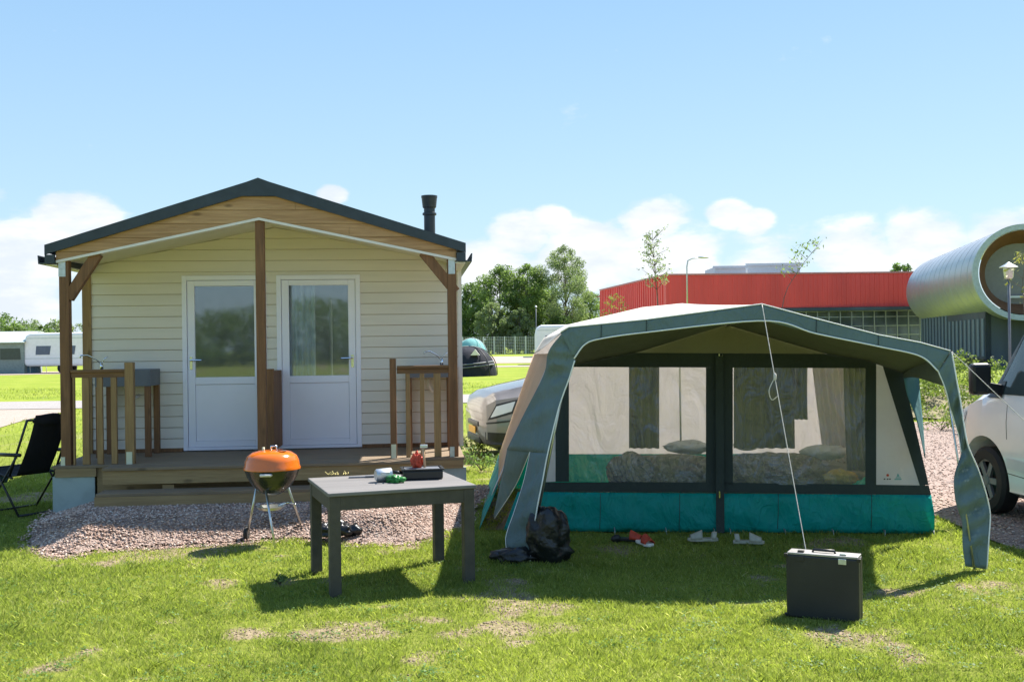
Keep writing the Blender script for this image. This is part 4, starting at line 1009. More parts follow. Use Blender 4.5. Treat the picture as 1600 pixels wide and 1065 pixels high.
# rear wall
z0 = 0.43; top = Bw
def rear():
    a, b = MB(), MB()
    n = len(top)
    for i in range(n-1):
        p, q = top[i], top[i+1]
        lx = lambda P: BLb.x+(BRb.x-BLb.x)*(P.x-top[0].x)/(top[-1].x-top[0].x)
        m1 = lambda P: Vector((lx(P)+(P.x-lx(P))*z0/P.z, BT+.15, z0)); f1 = lambda P: Vector((lx(P), 2.9, 0))
        a.add([p, q, m1(q), m1(p)], [(0, 1, 2, 3)]); b.add([m1(p), m1(q), f1(q), f1(p)], [(0, 1, 2, 3)])
    a.build('rear_wall', M['tinner'], tent, solid=.003); b.build('mud_wall', M['teal'], tent, solid=.003)
rear()
mb = MB(); mb.add([(FLb.x+.05, .03, .006), (FRb.x-.05, .03, .006), (BRb.x-.05, 2.85, .006), (BLb.x+.05, 2.85, .006)], [(0, 1, 2, 3)]); mb.build('groundsheet', M['case'], tent)
# inside: curtains hung in folds
def tcurt(x0, x1, y0, y1, t, m_, waves, amp=.04, lean=0):
    a, b = tp(x0, y0, t), tp(x1, y0, t); c, d = tp(x0+lean, y1, t), tp(x1+lean, y1, t); rows = []
    for j in range(10):
        v = j/9; l, r = a.lerp(c, v), b.lerp(d, v)
        rows.append([l.lerp(r, i/50)+Vector((0, amp*math.sin(2*math.pi*waves*i/50+math.sin(v*3)), 0)) for i in range(51)])
    MB().grid(rows).build('curtain', m_, tent, smooth=True, solid=.003)
tcurt(983, 1030, 560, 700, 1.5, M['olivecurtain'], 4); tcurt(1147, 1242, 560, 700, .9, M['net'], 6)
tcurt(1240, 1262, 560, 655, 1.05, M['olivecurtain'], 3); tcurt(1318, 1352, 560, 735, .8, M['olivecurtain'], 4, lean=6); tcurt(1268, 1318, 560, 735, 1.4, M['tinner'], 5, lean=22)
# bedding heaps on the floor of the tent: things of their own
def heap(name, lab, cat, px, py, t, r, m_, seed, amp=.25, z=None, group=None, fr=4.0):
    p = tp(px, py, t); W = TF.o+TF.u*p.x+TF.v*p.y; zc = p.z if z is None else z
    mb = MB(); mb.blob((0, 0, 0), r, seed, amp, 18, fr)
    lo = -zc+0.012
    mb.v = [(x, y, max(q, lo)) for x, y, q in mb.v]
    o = mb.build(name, m_, None, smooth=True); o.location = (W.x, W.y, zc); o.rotation_euler = (0, 0, TF.yaw); return tag(o, lab, cat, group)
heap('bedding', 'dark rumpled bedding heaped inside the tent behind its left clear window', 'bedding', 1045, 735, 1.0, (.50, .38, .17), M['stripe2'], 3, .13)
heap('blanket', 'grey bunched blanket beside the bedding behind the left tent window', 'blanket', 985, 735, .6, (.22, .2, .17), M['stripe'], 8, .15)
heap('duvet', 'pale grey duvet on top at the right of the left tent window', 'duvet', 1075, 698, 1.6, (.26, .2, .07), M['bedlight'], 5, .12)
heap('bedding', 'dark brownish bedding heap inside the tent behind its right clear window', 'bedding', 1205, 735, 1.0, (.50, .4, .19), M['stripe2'], 13, .13)
heap('pillow', 'pale blue pillow at the left edge of the right tent window', 'pillow', 1166, 695, 1.1, (.13, .10, .055), M['bedlight'], 6, .06, fr=2)
heap('pillow', 'pale grey pillow lying on the bed seen through the right tent window', 'pillow', 1290, 706, 1.1, (.25, .16, .075), M['bedlight'], 9, .06, fr=2)
heap('blanket', 'mustard yellow blanket at the lower right of the right tent window', 'blanket', 1312, 745, .5, (.16, .12, .07), M['mustard'], 7, .2)
heap('mattress', 'low grey mattress on the tent floor under the pillows', 'mattress', 1230, 735, 1.6, (.85, .55, .17), M['bedding'], 17, .05)

def rope(name, pts, lab, r=.0032, knots=()):
    mb = MB(); mb.tube(smooth_poly(pts, 30), r, 6)
    for k in knots: mb.lathe([(.001, -.03), (.012, -.02), (.012, .02), (.001, .03)], 8, tuple(k))
    return tag(mb.build(name, M['rope'], None, smooth=True), lab, 'guy rope', 'tent guy ropes')
def TW(p): q = TF.o+TF.u*p.x+TF.v*p.y; q.z = p.z; return q
pk = TW(Uw[4]+Vector((0, -.03, 0))); ge = ground(1275, 948, 0.0); k1 = pk.lerp(ge, .27)
rope('guy_rope', [pk, k1+Vector((.0, 0, -.01)), ge], 'pale guy rope running from the canopy peak down behind the dark case', knots=(k1,))
rope('guy_rope', [k1, k1+Vector((-.05, -.02, -.10)), k1+Vector((-.03, -.02, -.17)), k1+Vector((.01, -.05, -.14))], 'short loose rope end dangling from the knot below the canopy peak', .0035)
ck = TW(Uw[8]+Vector((.01, -.01, 0))); rope('guy_rope', [ck, ck.lerp(ground(1900, 930), .5)+Vector((0, 0, -.02)), ground(1900, 930)], 'thin guy rope from the right canopy corner passing before the white van', .003)

# ================================================================== foreground objects
# table
tb = empty('garden_table', (-0.955, 8.10, 0), R(19.5), 'square grey-brown garden table with slab top standing on the lawn', 'table')
TZ = 0.735; tw, td = 0.55, 0.47
mb = MB(); mb.box(-tw, tw, -td, td, TZ-.028, TZ); mb.build('tabletop', M['tabletop'], tb, bevel=.006)
mb = MB(); q = .018
mb.box(-tw+q, tw-q, -td+q, -td+q+.03, TZ-.13, TZ-.029); mb.box(-tw+q, tw-q, td-q-.03, td-q, TZ-.13, TZ-.029); mb.box(-tw+q, -tw+q+.03, -td+q+.03, td-q-.03, TZ-.13, TZ-.029); mb.box(tw-q-.03, tw-q, -td+q+.03, td-q-.03, TZ-.13, TZ-.029)
mb.build('apron', M['table'], tb, bevel=.003)
for sx in (-1, 1):
    for sy in (-1, 1):
        l = MB(); x, y = sx*(tw-.052), sy*(td-.052); l.box(x-.04, x+.04, y-.04, y+.04, -.01, TZ-.029); l.build('leg', M['table'], tb, bevel=.004)
# things on the table
def ontable(px, py, dz=0): return ground(px, py, TZ+dz)
p = ontable(658, 749)
tr = empty('griddle_tray', (p.x, p.y+.08, TZ), R(10), 'black rectangular griddle tray on the grey-brown table', 'tray')
mb = MB(); a, b, h = .155, .10, .085; mb.box(-a, a, -b, b, .001, h-.012); mb.build('body', M['black'], tr, bevel=.012)
mb = MB(); t_ = .012; mb.box(-a-.01, a+.01, -b-.01, -b+t_, h-.011, h); mb.box(-a-.01, a+.01, b-t_, b+.01, h-.011, h); mb.box(-a-.01, -a+t_, -b+t_, b-t_, h-.011, h); mb.box(a-t_, a+.01, -b+t_, b-t_, h-.011, h); mb.build('rim', M['black'], tr, bevel=.003)
mb = MB(); mb.box(-a+.02, a-.02, -b+.02, b-.02, h-.011, h-.004); mb.build('plate', M['basin'], tr)
mb = MB(); mb.tube([(-a, -.03, .05), (-a-.07, -.03, .055), (-a-.07, .03, .055), (-a, .03, .05)], .011, 8); mb.build('handle', M['black'], tr, smooth=True)
mb = MB(); mb.blob((0, 0, .05), (.042, .035, .062), 4, .3, 16, 6); o = mb.build('napkin', M['red_cloth'], None, smooth=True); o.location = (p.x-.04, p.y+.11, TZ+h-.004); tag(o, 'crumpled red and pink cloth sitting on the black tray', 'cloth')
bp = empty('basting_brush', (p.x+.022, p.y+.10, TZ+h), 0, 'brush with pale wooden handle standing upright in the black tray', 'brush')
mb = MB(); mb.tube([(0, 0, 0), (-.008, 0, .08), (-.014, 0, .15)], [.011, .009, .012], 8); mb.build('handle', M['woodhandle'], bp, smooth=True)
mb = MB(); mb.box(-.035, .022, -.014, .014, .151, .176); mb.build('head', M['galv'], bp, bevel=.003)
p = ontable(598, 753); mg = empty('mug', (p.x, p.y+.03, TZ), R(25), 'pale grey enamel mug lying on its side on the table', 'mug')
mb = MB(); mb.lathe([(.001, -.06), (.040, -.06), (.048, -.05), (.050, .0), (.052, .06), (.048, .06), (.046, .0), (.042, -.045), (.001, -.05)], 24, (0, 0, .053), 'x'); mb.build('cup', M['galv'], mg, auto=40)
mb = MB(); mb.tube([(-.03, -.045, .07), (-.035, -.085, .08), (.02, -.09, .08), (.03, -.047, .07)], .007, 8); mb.build('handle', M['pale'], mg, smooth=True)
mb = MB(); mb.lathe([(.001, .065), (.035, .05), (.048, .02), (.045, 0), (.001, .0)], 18); o = mb.build('bowl', M['piping'], None, auto=50); o.location = (p.x+.01, p.y+.13, TZ+.001); tag(o, 'small upturned white bowl behind the grey mug on the table', 'bowl')
p = ontable(618, 754); mb = MB(); mb.blob((0, 0, .02), (.06, .045, .026), 12, .5, 14, 6); o = mb.build('plastic_bag', M['green_cloth'], None, smooth=True); o.location = (p.x, p.y+.02, TZ+.004); tag(o, 'scrunched green plastic bag between the mug and black tray', 'bag')
p = ontable(565, 746); mb = MB(); mb.box(-.10, .10, -.014, .014, .001, .012); mb.box(.03, .10, -.022, .022, .012, .016); o = mb.build('spatula', M['basin'], None, bevel=.003); o.location = (p.x, p.y, TZ); o.rotation_euler = (0, 0, R(8)); tag(o, 'flat grey spatula lying left of the mug on the table', 'spatula')
p = ontable(528, 741); mb = MB(); rr = random.Random(4)
for i in range(16):
    x, y = rr.uniform(-.09, .09), rr.uniform(-.04, .04); a = rr.uniform(0, 3); mb.bar((x, y, .003), (x+.03*math.cos(a), y+.03*math.sin(a), rr.uniform(.004, .03)), .004, .003)
o = mb.build('straw', pbr('dry straw', (.55, .45, .16), .8), None); o.location = (p.x, p.y, TZ); tag(o, 'wisps of dry yellow straw on the far left of the table', 'straw')

# kettle barbecue
bx0, by0 = -2.20, 9.62
bq = empty('kettle_barbecue', (bx0, by0, 0), 0, 'kettle barbecue with orange lid and dark bowl on three aluminium legs', 'barbecue')
RZ = 0.665
mb = MB(); mb.lathe([(.001, RZ-.235), (.07, RZ-.228), (.13, RZ-.195), (.185, RZ-.135), (.228, RZ-.06), (.247, RZ), (.240, RZ), (.19, RZ-.10), (.001, RZ-.19)], 40); mb.build('bowl', M['kettle'], bq, auto=50)
mb = MB(); mb.lathe([(.247, RZ+.001), (.257, RZ+.002), (.257, RZ+.016), (.249, RZ+.030), (.243, RZ+.075), (.222, RZ+.120), (.175, RZ+.152), (.11, RZ+.168), (.001, RZ+.175)], 44); lid = mb.build('lid', M['orange'], bq, auto=60)
mb = MB(); mb.tube([(-.07, -.03, RZ+.155), (-.07, -.03, RZ+.200)], .012, 8); mb.build('lid_knob', M['cream_sleeve'], lid, smooth=True); mb = MB(); mb.tube([(0.0, -.03, RZ+.160), (0.0, -.03, RZ+.210), (0.05, -.03, RZ+.210), (.05, -.03, RZ+.160)], .009, 8); mb.build('lid_handle', M['chrome'], lid, smooth=True)
mb = MB(); mb.lathe([(.045, .0), (.047, .006), (.001, .008)], 16, (.10, -.05, RZ+.167)); mb.build('lid_vent', M['chrome'], lid)
mb = MB(); mb.tube([(-.045, -.225, RZ-.03), (-.045, -.262, RZ-.028), (.045, -.262, RZ-.028), (.045, -.225, RZ-.03)], .013, 8); mb.build('bowl_handle', M['trim'], bq, smooth=True)
def leg3(a, b): 
    mb = MB(); mb.tube([a, b], .0105, 10); mb.build('leg', M['alu'], bq, smooth=True)
fl_ = ground(387, 843); ff = ground(430, 858); fr_ = ground(475, 833)
loc = lambda g_: Vector((g_.x-bx0, g_.y-by0, 0.01))
leg3(Vector((-.15, .03, RZ-.16)), loc(fl_)+Vector((0, 0, .05))); leg3(Vector((-.03, -.13, RZ-.17)), loc(ff)); leg3(Vector((.12, .08, RZ-.16)), loc(fr_))
w_ = loc(fl_); mb = MB(); mb.lathe([(.018, -.018), (.055, -.018), (.062, 0), (.055, .018), (.018, .018), (.018, -.018)], 20, (w_.x-.01, w_.y, .062), 'x'); mb.build('wheel', M['tyre'], bq, auto=40)
mb = MB(); mb.lathe([(.001, .300), (.10, .305), (.125, .325), (.128, .325), (.10, .298), (.001, .293)], 28, (-.02, .0, 0)); mb.build('ash_catcher', M['alu'], bq, auto=40)
mb = MB(); mb.tube([(.05, .0, .33), (.14, .0, .36), (.21, -.02, .345), (.22, -.05, .345)], .008, 8); mb.build('vent_lever', M['chrome'], bq, smooth=True)

# dark hard case
p1, p2 = ground(1229, 960), ground(1343, 972); yaw = math.atan2(p2.y-p1.y, p2.x-p1.x); wd_ = (p2-p1).length
cs = empty('case', p1, yaw, 'dark grey hard case standing upright on the lawn before the tent', 'case')
CH, CD = .405, .145
mb = MB(); mb.box(0, wd_, 0, CD*.5-.003, -.01, CH-.012); mb.build('case_shell', M['case'], cs, bevel=.010)
mb = MB(); mb.box(0, wd_, CD*.5+.003, CD, -.01, CH-.012); mb.build('case_shell', M['case'], cs, bevel=.010)
mb = MB(); mb.box(.006, wd_-.006, .006, CD-.006, CH-.012, CH+.002); mb.build('top_rim', M['casetop'], cs, bevel=.003)
for x in (.09, wd_-.10):
    mb = MB(); mb.box(x-.025, x+.025, -.006, .03, CH-.05, CH-.015); mb.box(x-.02, x+.02, .02, .05, CH+.003, CH+.014); mb.build('latch', M['case'] if x < .1 else M['galv'], cs, bevel=.002)
mb = MB(); mb.tube([(wd_*.5-.07, CD/2, CH), (wd_*.5-.065, CD/2, CH+.018), (wd_*.5+.065, CD/2, CH+.018), (wd_*.5+.07, CD/2, CH)], .009, 8); mb.build('handle', M['black'], cs, smooth=True)
mb = MB()
for x in (0, wd_):
    for z in (0.0, CH-.02): mb.box(x-.012, x+.012, -.008, .02, z-.008, z+.014)
mb.build('corner_guard', M['galv'] if False else M['black'], cs, bevel=.003)

# bin bag, shoes
p = ground(856, 884); mb = MB(); mb.blob((0, 0, .21), (.17, .15, .25), 21, .14, 22, 4.5); mb.blob((-.20, .02, .05), (.15, .12, .08), 22, .2, 16, 4.5); mb.v = [(x*(1+.25*(z < .1)), y, max(z, -.005)) for x, y, z in mb.v]
o = mb.build('bin_bag', M['blackcloth'], None, smooth=True); o.location = (p.x, p.y+.15, 0); tag(o, 'full black bin bag slumped behind the left canopy leg', 'bin bag')
def shoe(lab, cat, px, py, yaw, mats, name='sandal', group=None, L=.27, strap=True):
    p = ground(px, py); r = empty(name, (p.x, p.y, 0.0), yaw, lab, cat, group)
    out = [(-L/2, -.035), (-L*.3, -.042), (0, -.034), (L*.28, -.048), (L*.45, -.03), (L/2, 0), (L*.43, .034), (L*.2, .045), (-.02, .036), (-L*.35, .040), (-L/2, .02)]
    mb = MB(); mb.prismz(out, .008, .036); mb.build('sole', mats[0], r, bevel=.006)
    mb = MB(); rows = []
    for j in range(7):
        x = L*(.02+.38*j/6); h = .085-.05*j/6
        rows.append([(x, .046*math.cos(a), .030+h*math.sin(a)*.9) for a in [math.pi*i/10 for i in range(11)]])
    mb.grid(rows).build('upper', mats[1], r, smooth=True, solid=.004)
    if strap:
        rows = []
        for j in range(3):
            x = -L*.42+.02*j; rows.append([(x-.01*math.sin(a), .040*math.cos(a), .03+.06*math.sin(a)) for a in [math.pi*i/10 for i in range(11)]])
        MB().grid(rows).build('strap', mats[1], r, smooth=True, solid=.004)
    return r
shoe('cream sandal nearest the tent zip on its left side', 'sandal', 1098, 846, R(176), (M['shoe_white'], M['shoe_white']), group='cream sandals by the tent zip')
shoe('cream sandal to the right of the tent zip, tilted towards the case', 'sandal', 1170, 850, R(-12), (M['shoe_white'], M['shoe_white']), group='cream sandals by the tent zip')
shoe('dark and red trainer on the grass below the left tent window', 'shoe', 985, 846, R(-25), (M['black'], M['red_cloth']), 'trainer', L=.26, strap=False)
shoe('red trainer with white sole below the left tent window', 'shoe', 1008, 852, R(-70), (M['trim'], M['red_cloth']), 'trainer', L=.24, strap=False)
p = ground(962, 846); mb = MB(); mb.blob((0, 0, .025), (.05, .03, .03), 5, .3, 8); o = mb.build('sock', M['black'], None, smooth=True); o.location = (p.x, p.y, 0.003); tag(o, 'small dark balled sock left of the red trainers', 'sock')
# dark bag on the gravel behind the table
p = ground(520, 846); mb = MB(); mb.blob((0, 0, .045), (.17, .12, .075), 33, .3, 16, 4); mb.v = [(x, y, max(z, 0)) for x, y, z in mb.v]
mb.blob((.17, .05, .03), (.10, .05, .05), 5, .25, 10, 4)
o = mb.build('duffel_bag', M['blackcloth'], None, smooth=True); o.location = (p.x, p.y, .06); tag(o, 'flattened black bag lying on the gravel behind the table', 'bag')

# reclining camping chair in the cabin's shade
ch = empty('camping_chair', ground(50, 800), R(150), 'black reclining camping chair in the shade left of the cabin', 'chair')
ch.location.z = 0
Wc = .28
def rod(nm, pts, r=.012, parent=ch, m_=None): return MB().tube(pts, r, 8).build(nm, m_ or M['black'], parent, smooth=True)
bt = (-.36, 1.08); bb = (-.02, .42); sf = (.44, .48)   # x forward, z up: back top, hinge, seat front
for s in (-1, 1):
    y = s*Wc
    rod('back_tube', [(bt[0]+.03, y, bt[1]-.05), (bb[0], y, bb[1])], .013)
    rod('seat_tube', [(bb[0]-.05, y, bb[1]-.01), (sf[0], y, sf[1])], .013)
    rod('armrest', [(-.25, y+s*.03, .665), (.30, y+s*.03, .655)], .02)
    rod('leg', [(.30, y+s*.03, .64), (-.22, y+s*.03, .01)], .012); rod('leg', [(-.20, y+s*.03, .66), (.36, y+s*.03, .01)], .012)
rod('cross_bar', [(-.22, -Wc-.03, .02), (-.22, Wc+.03, .02)]); rod('cross_bar', [(.36, -Wc-.03, .02), (.36, Wc+.03, .02)])
rod('cross_bar', [(sf[0], -Wc, sf[1]), (sf[0], Wc, sf[1])]); rod('cross_bar', [(bt[0]+.03, -Wc, bt[1]-.05), (bt[0]+.03, Wc, bt[1]-.05)])
mfab = cloth('black chair mesh', (.016, .017, .02), .05, fold=.3)
rows = []
for j in range(13):
    v = j/12; rows.append([(bt[0]+(bb[0]-bt[0])*v-.03*math.sin(math.pi*v), -Wc*.70+Wc*1.40*i/6, bt[1]+(bb[1]-bt[1])*v) for i in range(7)])
MB().grid(rows).build('backrest', mfab, ch, smooth=True, solid=.006)
rows = []
for j in range(9):
    v = j/8; rows.append([(bb[0]+(sf[0]-bb[0])*v, -Wc*.92+Wc*1.84*i/6, bb[1]+(sf[1]-bb[1])*v-.03*math.sin(math.pi*v)) for i in range(7)])
MB().grid(rows).build('seat', mfab, ch, smooth=True, solid=.006)
mb = MB(); mb.blob((bt[0]+.05, 0, bt[1]-.06), (.05, .20, .07), 3, .05, 12); mb.build('headrest', mfab, ch, smooth=True)
rows = []
for j in range(7):
    v = j/6; rows.append([(sf[0]+.02+.30*v, -Wc*.8+Wc*1.6*i/4, sf[1]+.0-.22*v*v) for i in range(5)])
MB().grid(rows).build('leg_rest', M['bluecloth'], ch, smooth=True, solid=.006)

# ================================================================== VEHICLES
class Body:
    """lofted car body: stations along x of (x, zbot, zbelt, ztop, w, wroof)"""
    def __init__(s, st): s.st = sorted(st, key=lambda a: a[0])
    def at(s, x):
        st = s.st
        if x <= st[0][0]: return st[0]
        for a, b in zip(st[:-1], st[1:]):
            if x <= b[0]:
                t = (x-a[0])/(b[0]-a[0]); return tuple(p+(q-p)*t for p, q in zip(a, b))
        return st[-1]
    def sect(s, x):
        _, zb, zl, zt, w, wr = s.at(x); h = zl-zb; e = min(.09, (zt-zl)*.45)
        return [(0, zb), (w*.86, zb), (w*.965, zb+.05), (w*.99, zb+h*.3), (w, zb+h*.55), (w*.995, zb+h*.8), (w*.97, zl), (w*.97+(wr-w*.97)*.5, zl+(zt-e-zl)*.5), (wr, zt-e), (wr-.04, zt-e*.35), (wr*.8, zt-.012), (wr*.4, zt), (0, zt+.002)]
    def y(s, x, z):
        p = s.sect(x)
        for a, b in zip(p[2:], p[3:]):
            if a[1] <= z <= b[1]: t = (z-a[1])/max(1e-6, b[1]-a[1]); return a[0]+(b[0]-a[0])*t
        return p[-1][0] if z > p[-1][1] else p[3][0]
    def mesh(s, n=46):
        xs = sorted(set([a[0] for a in s.st]+[s.st[0][0]+(s.st[-1][0]-s.st[0][0])*i/n for i in range(n+1)]))
        mb = MB(); rows = []
        for x in xs:
            h = s.sect(x); rows.append([(x, y, z) for y, z in h]+[(x, -y, z) for y, z in h[::-1][1:-1]]+[(x, h[0][0], h[0][1])])
        mb.grid(rows); k = len(rows[0])-1
        mb.f.append(tuple(range(k))); b = (len(rows)-1)*(k+1); mb.f.append(tuple(b+i for i in range(k)))
        return mb
    def panel(s, xz, side=1, off=.006, n=8):
        """panel following the side: xz = 4 corners (x,z)"""
        a, b, c, d = xz; mb = MB(); rows = []
        for j in range(n+1):
            l = (a[0]+(d[0]-a[0])*j/n, a[1]+(d[1]-a[1])*j/n); r = (b[0]+(c[0]-b[0])*j/n, b[1]+(c[1]-b[1])*j/n); row = []
            for i in range(n+1):
                x = l[0]+(r[0]-l[0])*i/n; z = l[1]+(r[1]-l[1])*i/n; row.append((x, side*(s.y(x, z)+off), z))
            rows.append(row)
        return mb.grid(rows)
def cut_arches(o, arches, r, w):
    for (x, z) in arches:
        mb = MB(); mb.prism([(x+r*math.cos(2*math.pi*i/40), z+r*math.sin(2*math.pi*i/40)) for i in range(40)], -w*2, w*2)
        c = mb.build('cutter', None, None, merge=True); md = o.modifiers.new('b', 'BOOLEAN'); md.operation = 'DIFFERENCE'; md.object = c; md.solver = 'EXACT'
        c.matrix_world = o.matrix_world.copy()
        dg = bpy.context.evaluated_depsgraph_get(); me = bpy.data.meshes.new_from_object(o.evaluated_get(dg)); o.modifiers.clear(); old = o.data; o.data = me
        bpy.data.objects.remove(c); bpy.data.meshes.remove(old)
def wheel(par, x, y, r, side, paint=None):
    mb = MB(); w = .10
    mb.lathe([(r*.62, -w), (r*.9, -w), (r, -w*.7), (r, w*.7), (r*.9, w), (r*.62, w), (r*.60, w*.6), (r*.60, -w*.6), (r*.62, -w)], 40, (x, y, r), 'y'); wh = mb.build('wheel', M['tyre'], par, auto=35)
    mb = MB(); yo = y+side*w*.55
    mb.lathe([(r*.61, -.03), (r*.56, .0), (r*.56, .02), (r*.61, .03)], 32, (x, yo, r), 'y')
    for k in range(6):
        a = 2*math.pi*k/6; mb.bar((x+.02*math.cos(a), yo+side*.015, r+.02*math.sin(a)), (x+r*.58*math.cos(a), yo+side*.02, r+r*.58*math.sin(a)), .06, .03, (0, 1, 0))
    mb.lathe([(.001, -.01), (.06, -.01), (.05, .035), (.001, .04)] if side > 0 else [(.001, .01), (.06, .01), (.05, -.035), (.001, -.04)], 20, (x, yo, r), 'y')
    mb.build('rim', M['rim'], wh, auto=35)
    mb = MB(); mb.lathe([(.001, -.01), (r*.6, -.01)], 24, (x, y, r), 'y'); mb.build('brake_drum', M['black'], wh)
# white van: heading away from the camera, near (left) flank seen at a slant
VH = R(95.4); hx_, hy_ = math.cos(VH), math.sin(VH)
wc = ground(1536, 801, 0.006); wx, wy = 1.42, .93
ox = wc.x-(hx_*wx-hy_*wy)+0.03; oy = wc.y-(hy_*wx+hx_*wy)
van = empty('van', (ox, oy, .006), VH, 'white van with black mirror parked on the gravel at the right edge', 'van')
vb = Body([(2.18, .36, .78, .84, .52, .47), (2.12, .27, .90, 1.00, .78, .64), (1.98, .23, 1.00, 1.12, .90, .75), (1.75, .22, 1.07, 1.20, .94, .79), (1.56, .22, 1.13, 1.28, .95, .81), (1.46, .22, 1.15, 1.33, .95, .80),
           (1.38, .22, 1.15, 1.41, .95, .80), (.96, .22, 1.13, 1.89, .95, .77), (.15, .22, 1.11, 1.95, .95, .77), (-.6, .22, 1.11, 1.985, .95, .77), (-2.2, .24, 1.11, 1.97, .95, .77), (-2.36, .28, 1.10, 1.90, .92, .74), (-2.40, .36, 1.08, 1.70, .86, .70)])
bo = vb.mesh().build('body', M['white_paint'], van, merge=True, auto=38); bpy.context.view_layer.update()
cut_arches(bo, [(wx, .36), (-1.55, .36)], .42, .7)
bo.data.set_sharp_from_angle(angle=R(38)) 
for x in (wx, -1.55):
    for s in (-1, 1): wheel(van, x, s*.835, .335, s)
mb = MB(); mb.box(-2.2, 1.9, -.60, .60, .15, .75); mb.build('chassis', M['black'], van)
vb.panel([(1.30, 1.21), (.12, 1.21), (.12, 1.82), (.94, 1.81)]).build('side_window', M['carglass'], van, smooth=True)
vb.panel([(1.30, 1.21), (.12, 1.21), (.12, 1.82), (.94, 1.81)], -1).build('side_window', M['carglass'], van, smooth=True)
for s in (-1, 1):
    vb.panel([(1.39, 1.20), (1.30, 1.20), (.93, 1.82), (1.0, 1.82)], s, .009).build('pillar', M['white_paint'] if False else M['black'], van, smooth=True)
    vb.panel([(1.40, 1.17), (1.12, 1.17), (1.12, 1.34), (1.26, 1.34)], s, .014).build('mirror_base', M['black'], van, smooth=True)
    d = MB()
    for (a, b) in (((1.0, .78), (1.02, 1.12)), ((.02, .40), (.02, 1.80)), ((1.02, .45), (.02, .40))):
        n = 14; pts = [(a[0]+(b[0]-a[0])*i/n, s*(vb.y(a[0]+(b[0]-a[0])*i/n, a[1]+(b[1]-a[1])*i/n)-.001), a[1]+(b[1]-a[1])*i/n) for i in range(n+1)]; d.tube(pts, .0045, 5)
    dd = d.build('door_seam', M['black'], van)
    h = MB(); h.box(.10, .26, min(s*.955, s*.985), max(s*.955, s*.985), .93, .965); h.build('door_handle', M['white_paint'], van, bevel=.006)
    v = vb.panel([(1.0, .50), (.1, .46), (.1, .56), (1.0, .60)], s, .012); v.build('side_moulding', M['black'] if False else M['pale'], van, smooth=True)
    m_ = MB(); m_.box(-.05, .05, -.105, .105, -.155, .155); mo = m_.build('wing_mirror', M['black'], van, bevel=.035); mo.location = (1.22, s*1.09, 1.36)
    a_ = MB(); a_.bar((1.22, s*.88, 1.25), (1.22, s*1.04, 1.28), .11, .10); a_.build('mirror_arm', M['black'], mo, bevel=.01); a_ = mo.children[0] if mo.children else None
    if a_: a_.matrix_parent_inverse = Matrix.Translation((-1.22, -s*1.09, -1.36))
    hl = vb.panel([(2.08, .78), (1.86, .84), (1.78, 1.02), (2.02, .93)], s, .006); hl.build('headlight', M['lampglass'], van, smooth=True)
mb = MB(); rows = []
for j in range(9):
    x = 1.44-.46*j/8; q = vb.at(x); rows.append([(x+.012, q[5]*.86*(-1+2*i/8), q[3]+.004) for i in range(9)])
mb.grid(rows).build('windscreen', M['carglass'], van, smooth=True)
mb = MB(); mb.tube([(.62+.0*math.cos(a), .40+.17*math.cos(a), 1.28+.17*math.sin(a)) for a in [2*math.pi*i/20 for i in range(21)]], .014, 6); mb.build('steering_wheel', M['black'], van, smooth=True)
mb = MB(); mb.box(2.08, 2.20, -.62, .62, .30, .52); mb.build('bumper', M['black'], van, bevel=.03)

# beige car behind the tent
CH_ = R(193); cxh, cyh = math.cos(CH_), math.sin(CH_)
nose = atY(745, 660, 16.2)
car = empty('car', (nose.x-cxh*2.05+cyh*0-.0, nose.y-cyh*2.05+.55, 0), CH_, 'silver-beige car with its nose poking out behind the tent', 'car')
cb = Body([(2.12, .34, .72, .80, .68, .60), (2.07, .25, .84, .95, .79, .67), (1.93, .20, .92, 1.04, .85, .71), (1.6, .19, .96, 1.12, .87, .74), (1.25, .19, 1.0, 1.19, .88, .74), (1.12, .19, 1.01, 1.22, .88, .72), (.35, .19, 1.0, 1.64, .88, .64),
           (-.3, .19, 1.0, 1.72, .88, .63), (-1.5, .20, 1.0, 1.66, .88, .61), (-1.95, .24, .97, 1.30, .85, .58), (-2.12, .34, .93, 1.0, .76, .60)])
bo = cb.mesh().build('body', M['beige_paint'], car, merge=True, auto=40); bpy.context.view_layer.update(); cut_arches(bo, [(1.32, .31), (-1.28, .31)], .345, .7); bo.data.set_sharp_from_angle(angle=R(40))
for x in (1.32, -1.28):
    for s in (-1, 1): wheel(car, x, s*.765, .31, s)
mb = MB(); mb.box(-1.9, 1.85, -.55, .55, .14, .6); mb.build('chassis', M['black'], car)
for s in (-1, 1):
    cb.panel([(.88, 1.06), (-.35, 1.06), (-.3, 1.58), (.42, 1.56)], s).build('side_window', M['carglass'], car, smooth=True)
    cb.panel([(-.42, 1.06), (-1.4, 1.06), (-1.3, 1.50), (-.38, 1.56)], s).build('side_window', M['carglass'], car, smooth=True)
    cb.panel([(2.06, .62), (1.58, .74), (1.50, .95), (1.93, .86)], s, .008).build('headlight', M['black'], car, smooth=True)
    m_ = MB(); m_.blob((.78, s*1.0, 1.02), (.07, .11, .07), 3, .02, 10); m_.build('wing_mirror', M['beige_paint'], car, smooth=True)
mb = MB(); rows = []
for j in range(9):
    x = 1.09-.68*j/8; q = cb.at(x); rows.append([(x+.012, q[5]*.88*(-1+2*i/8), q[3]+.004) for i in range(9)])
mb.grid(rows).build('windscreen', M['carglass'], car, smooth=True)
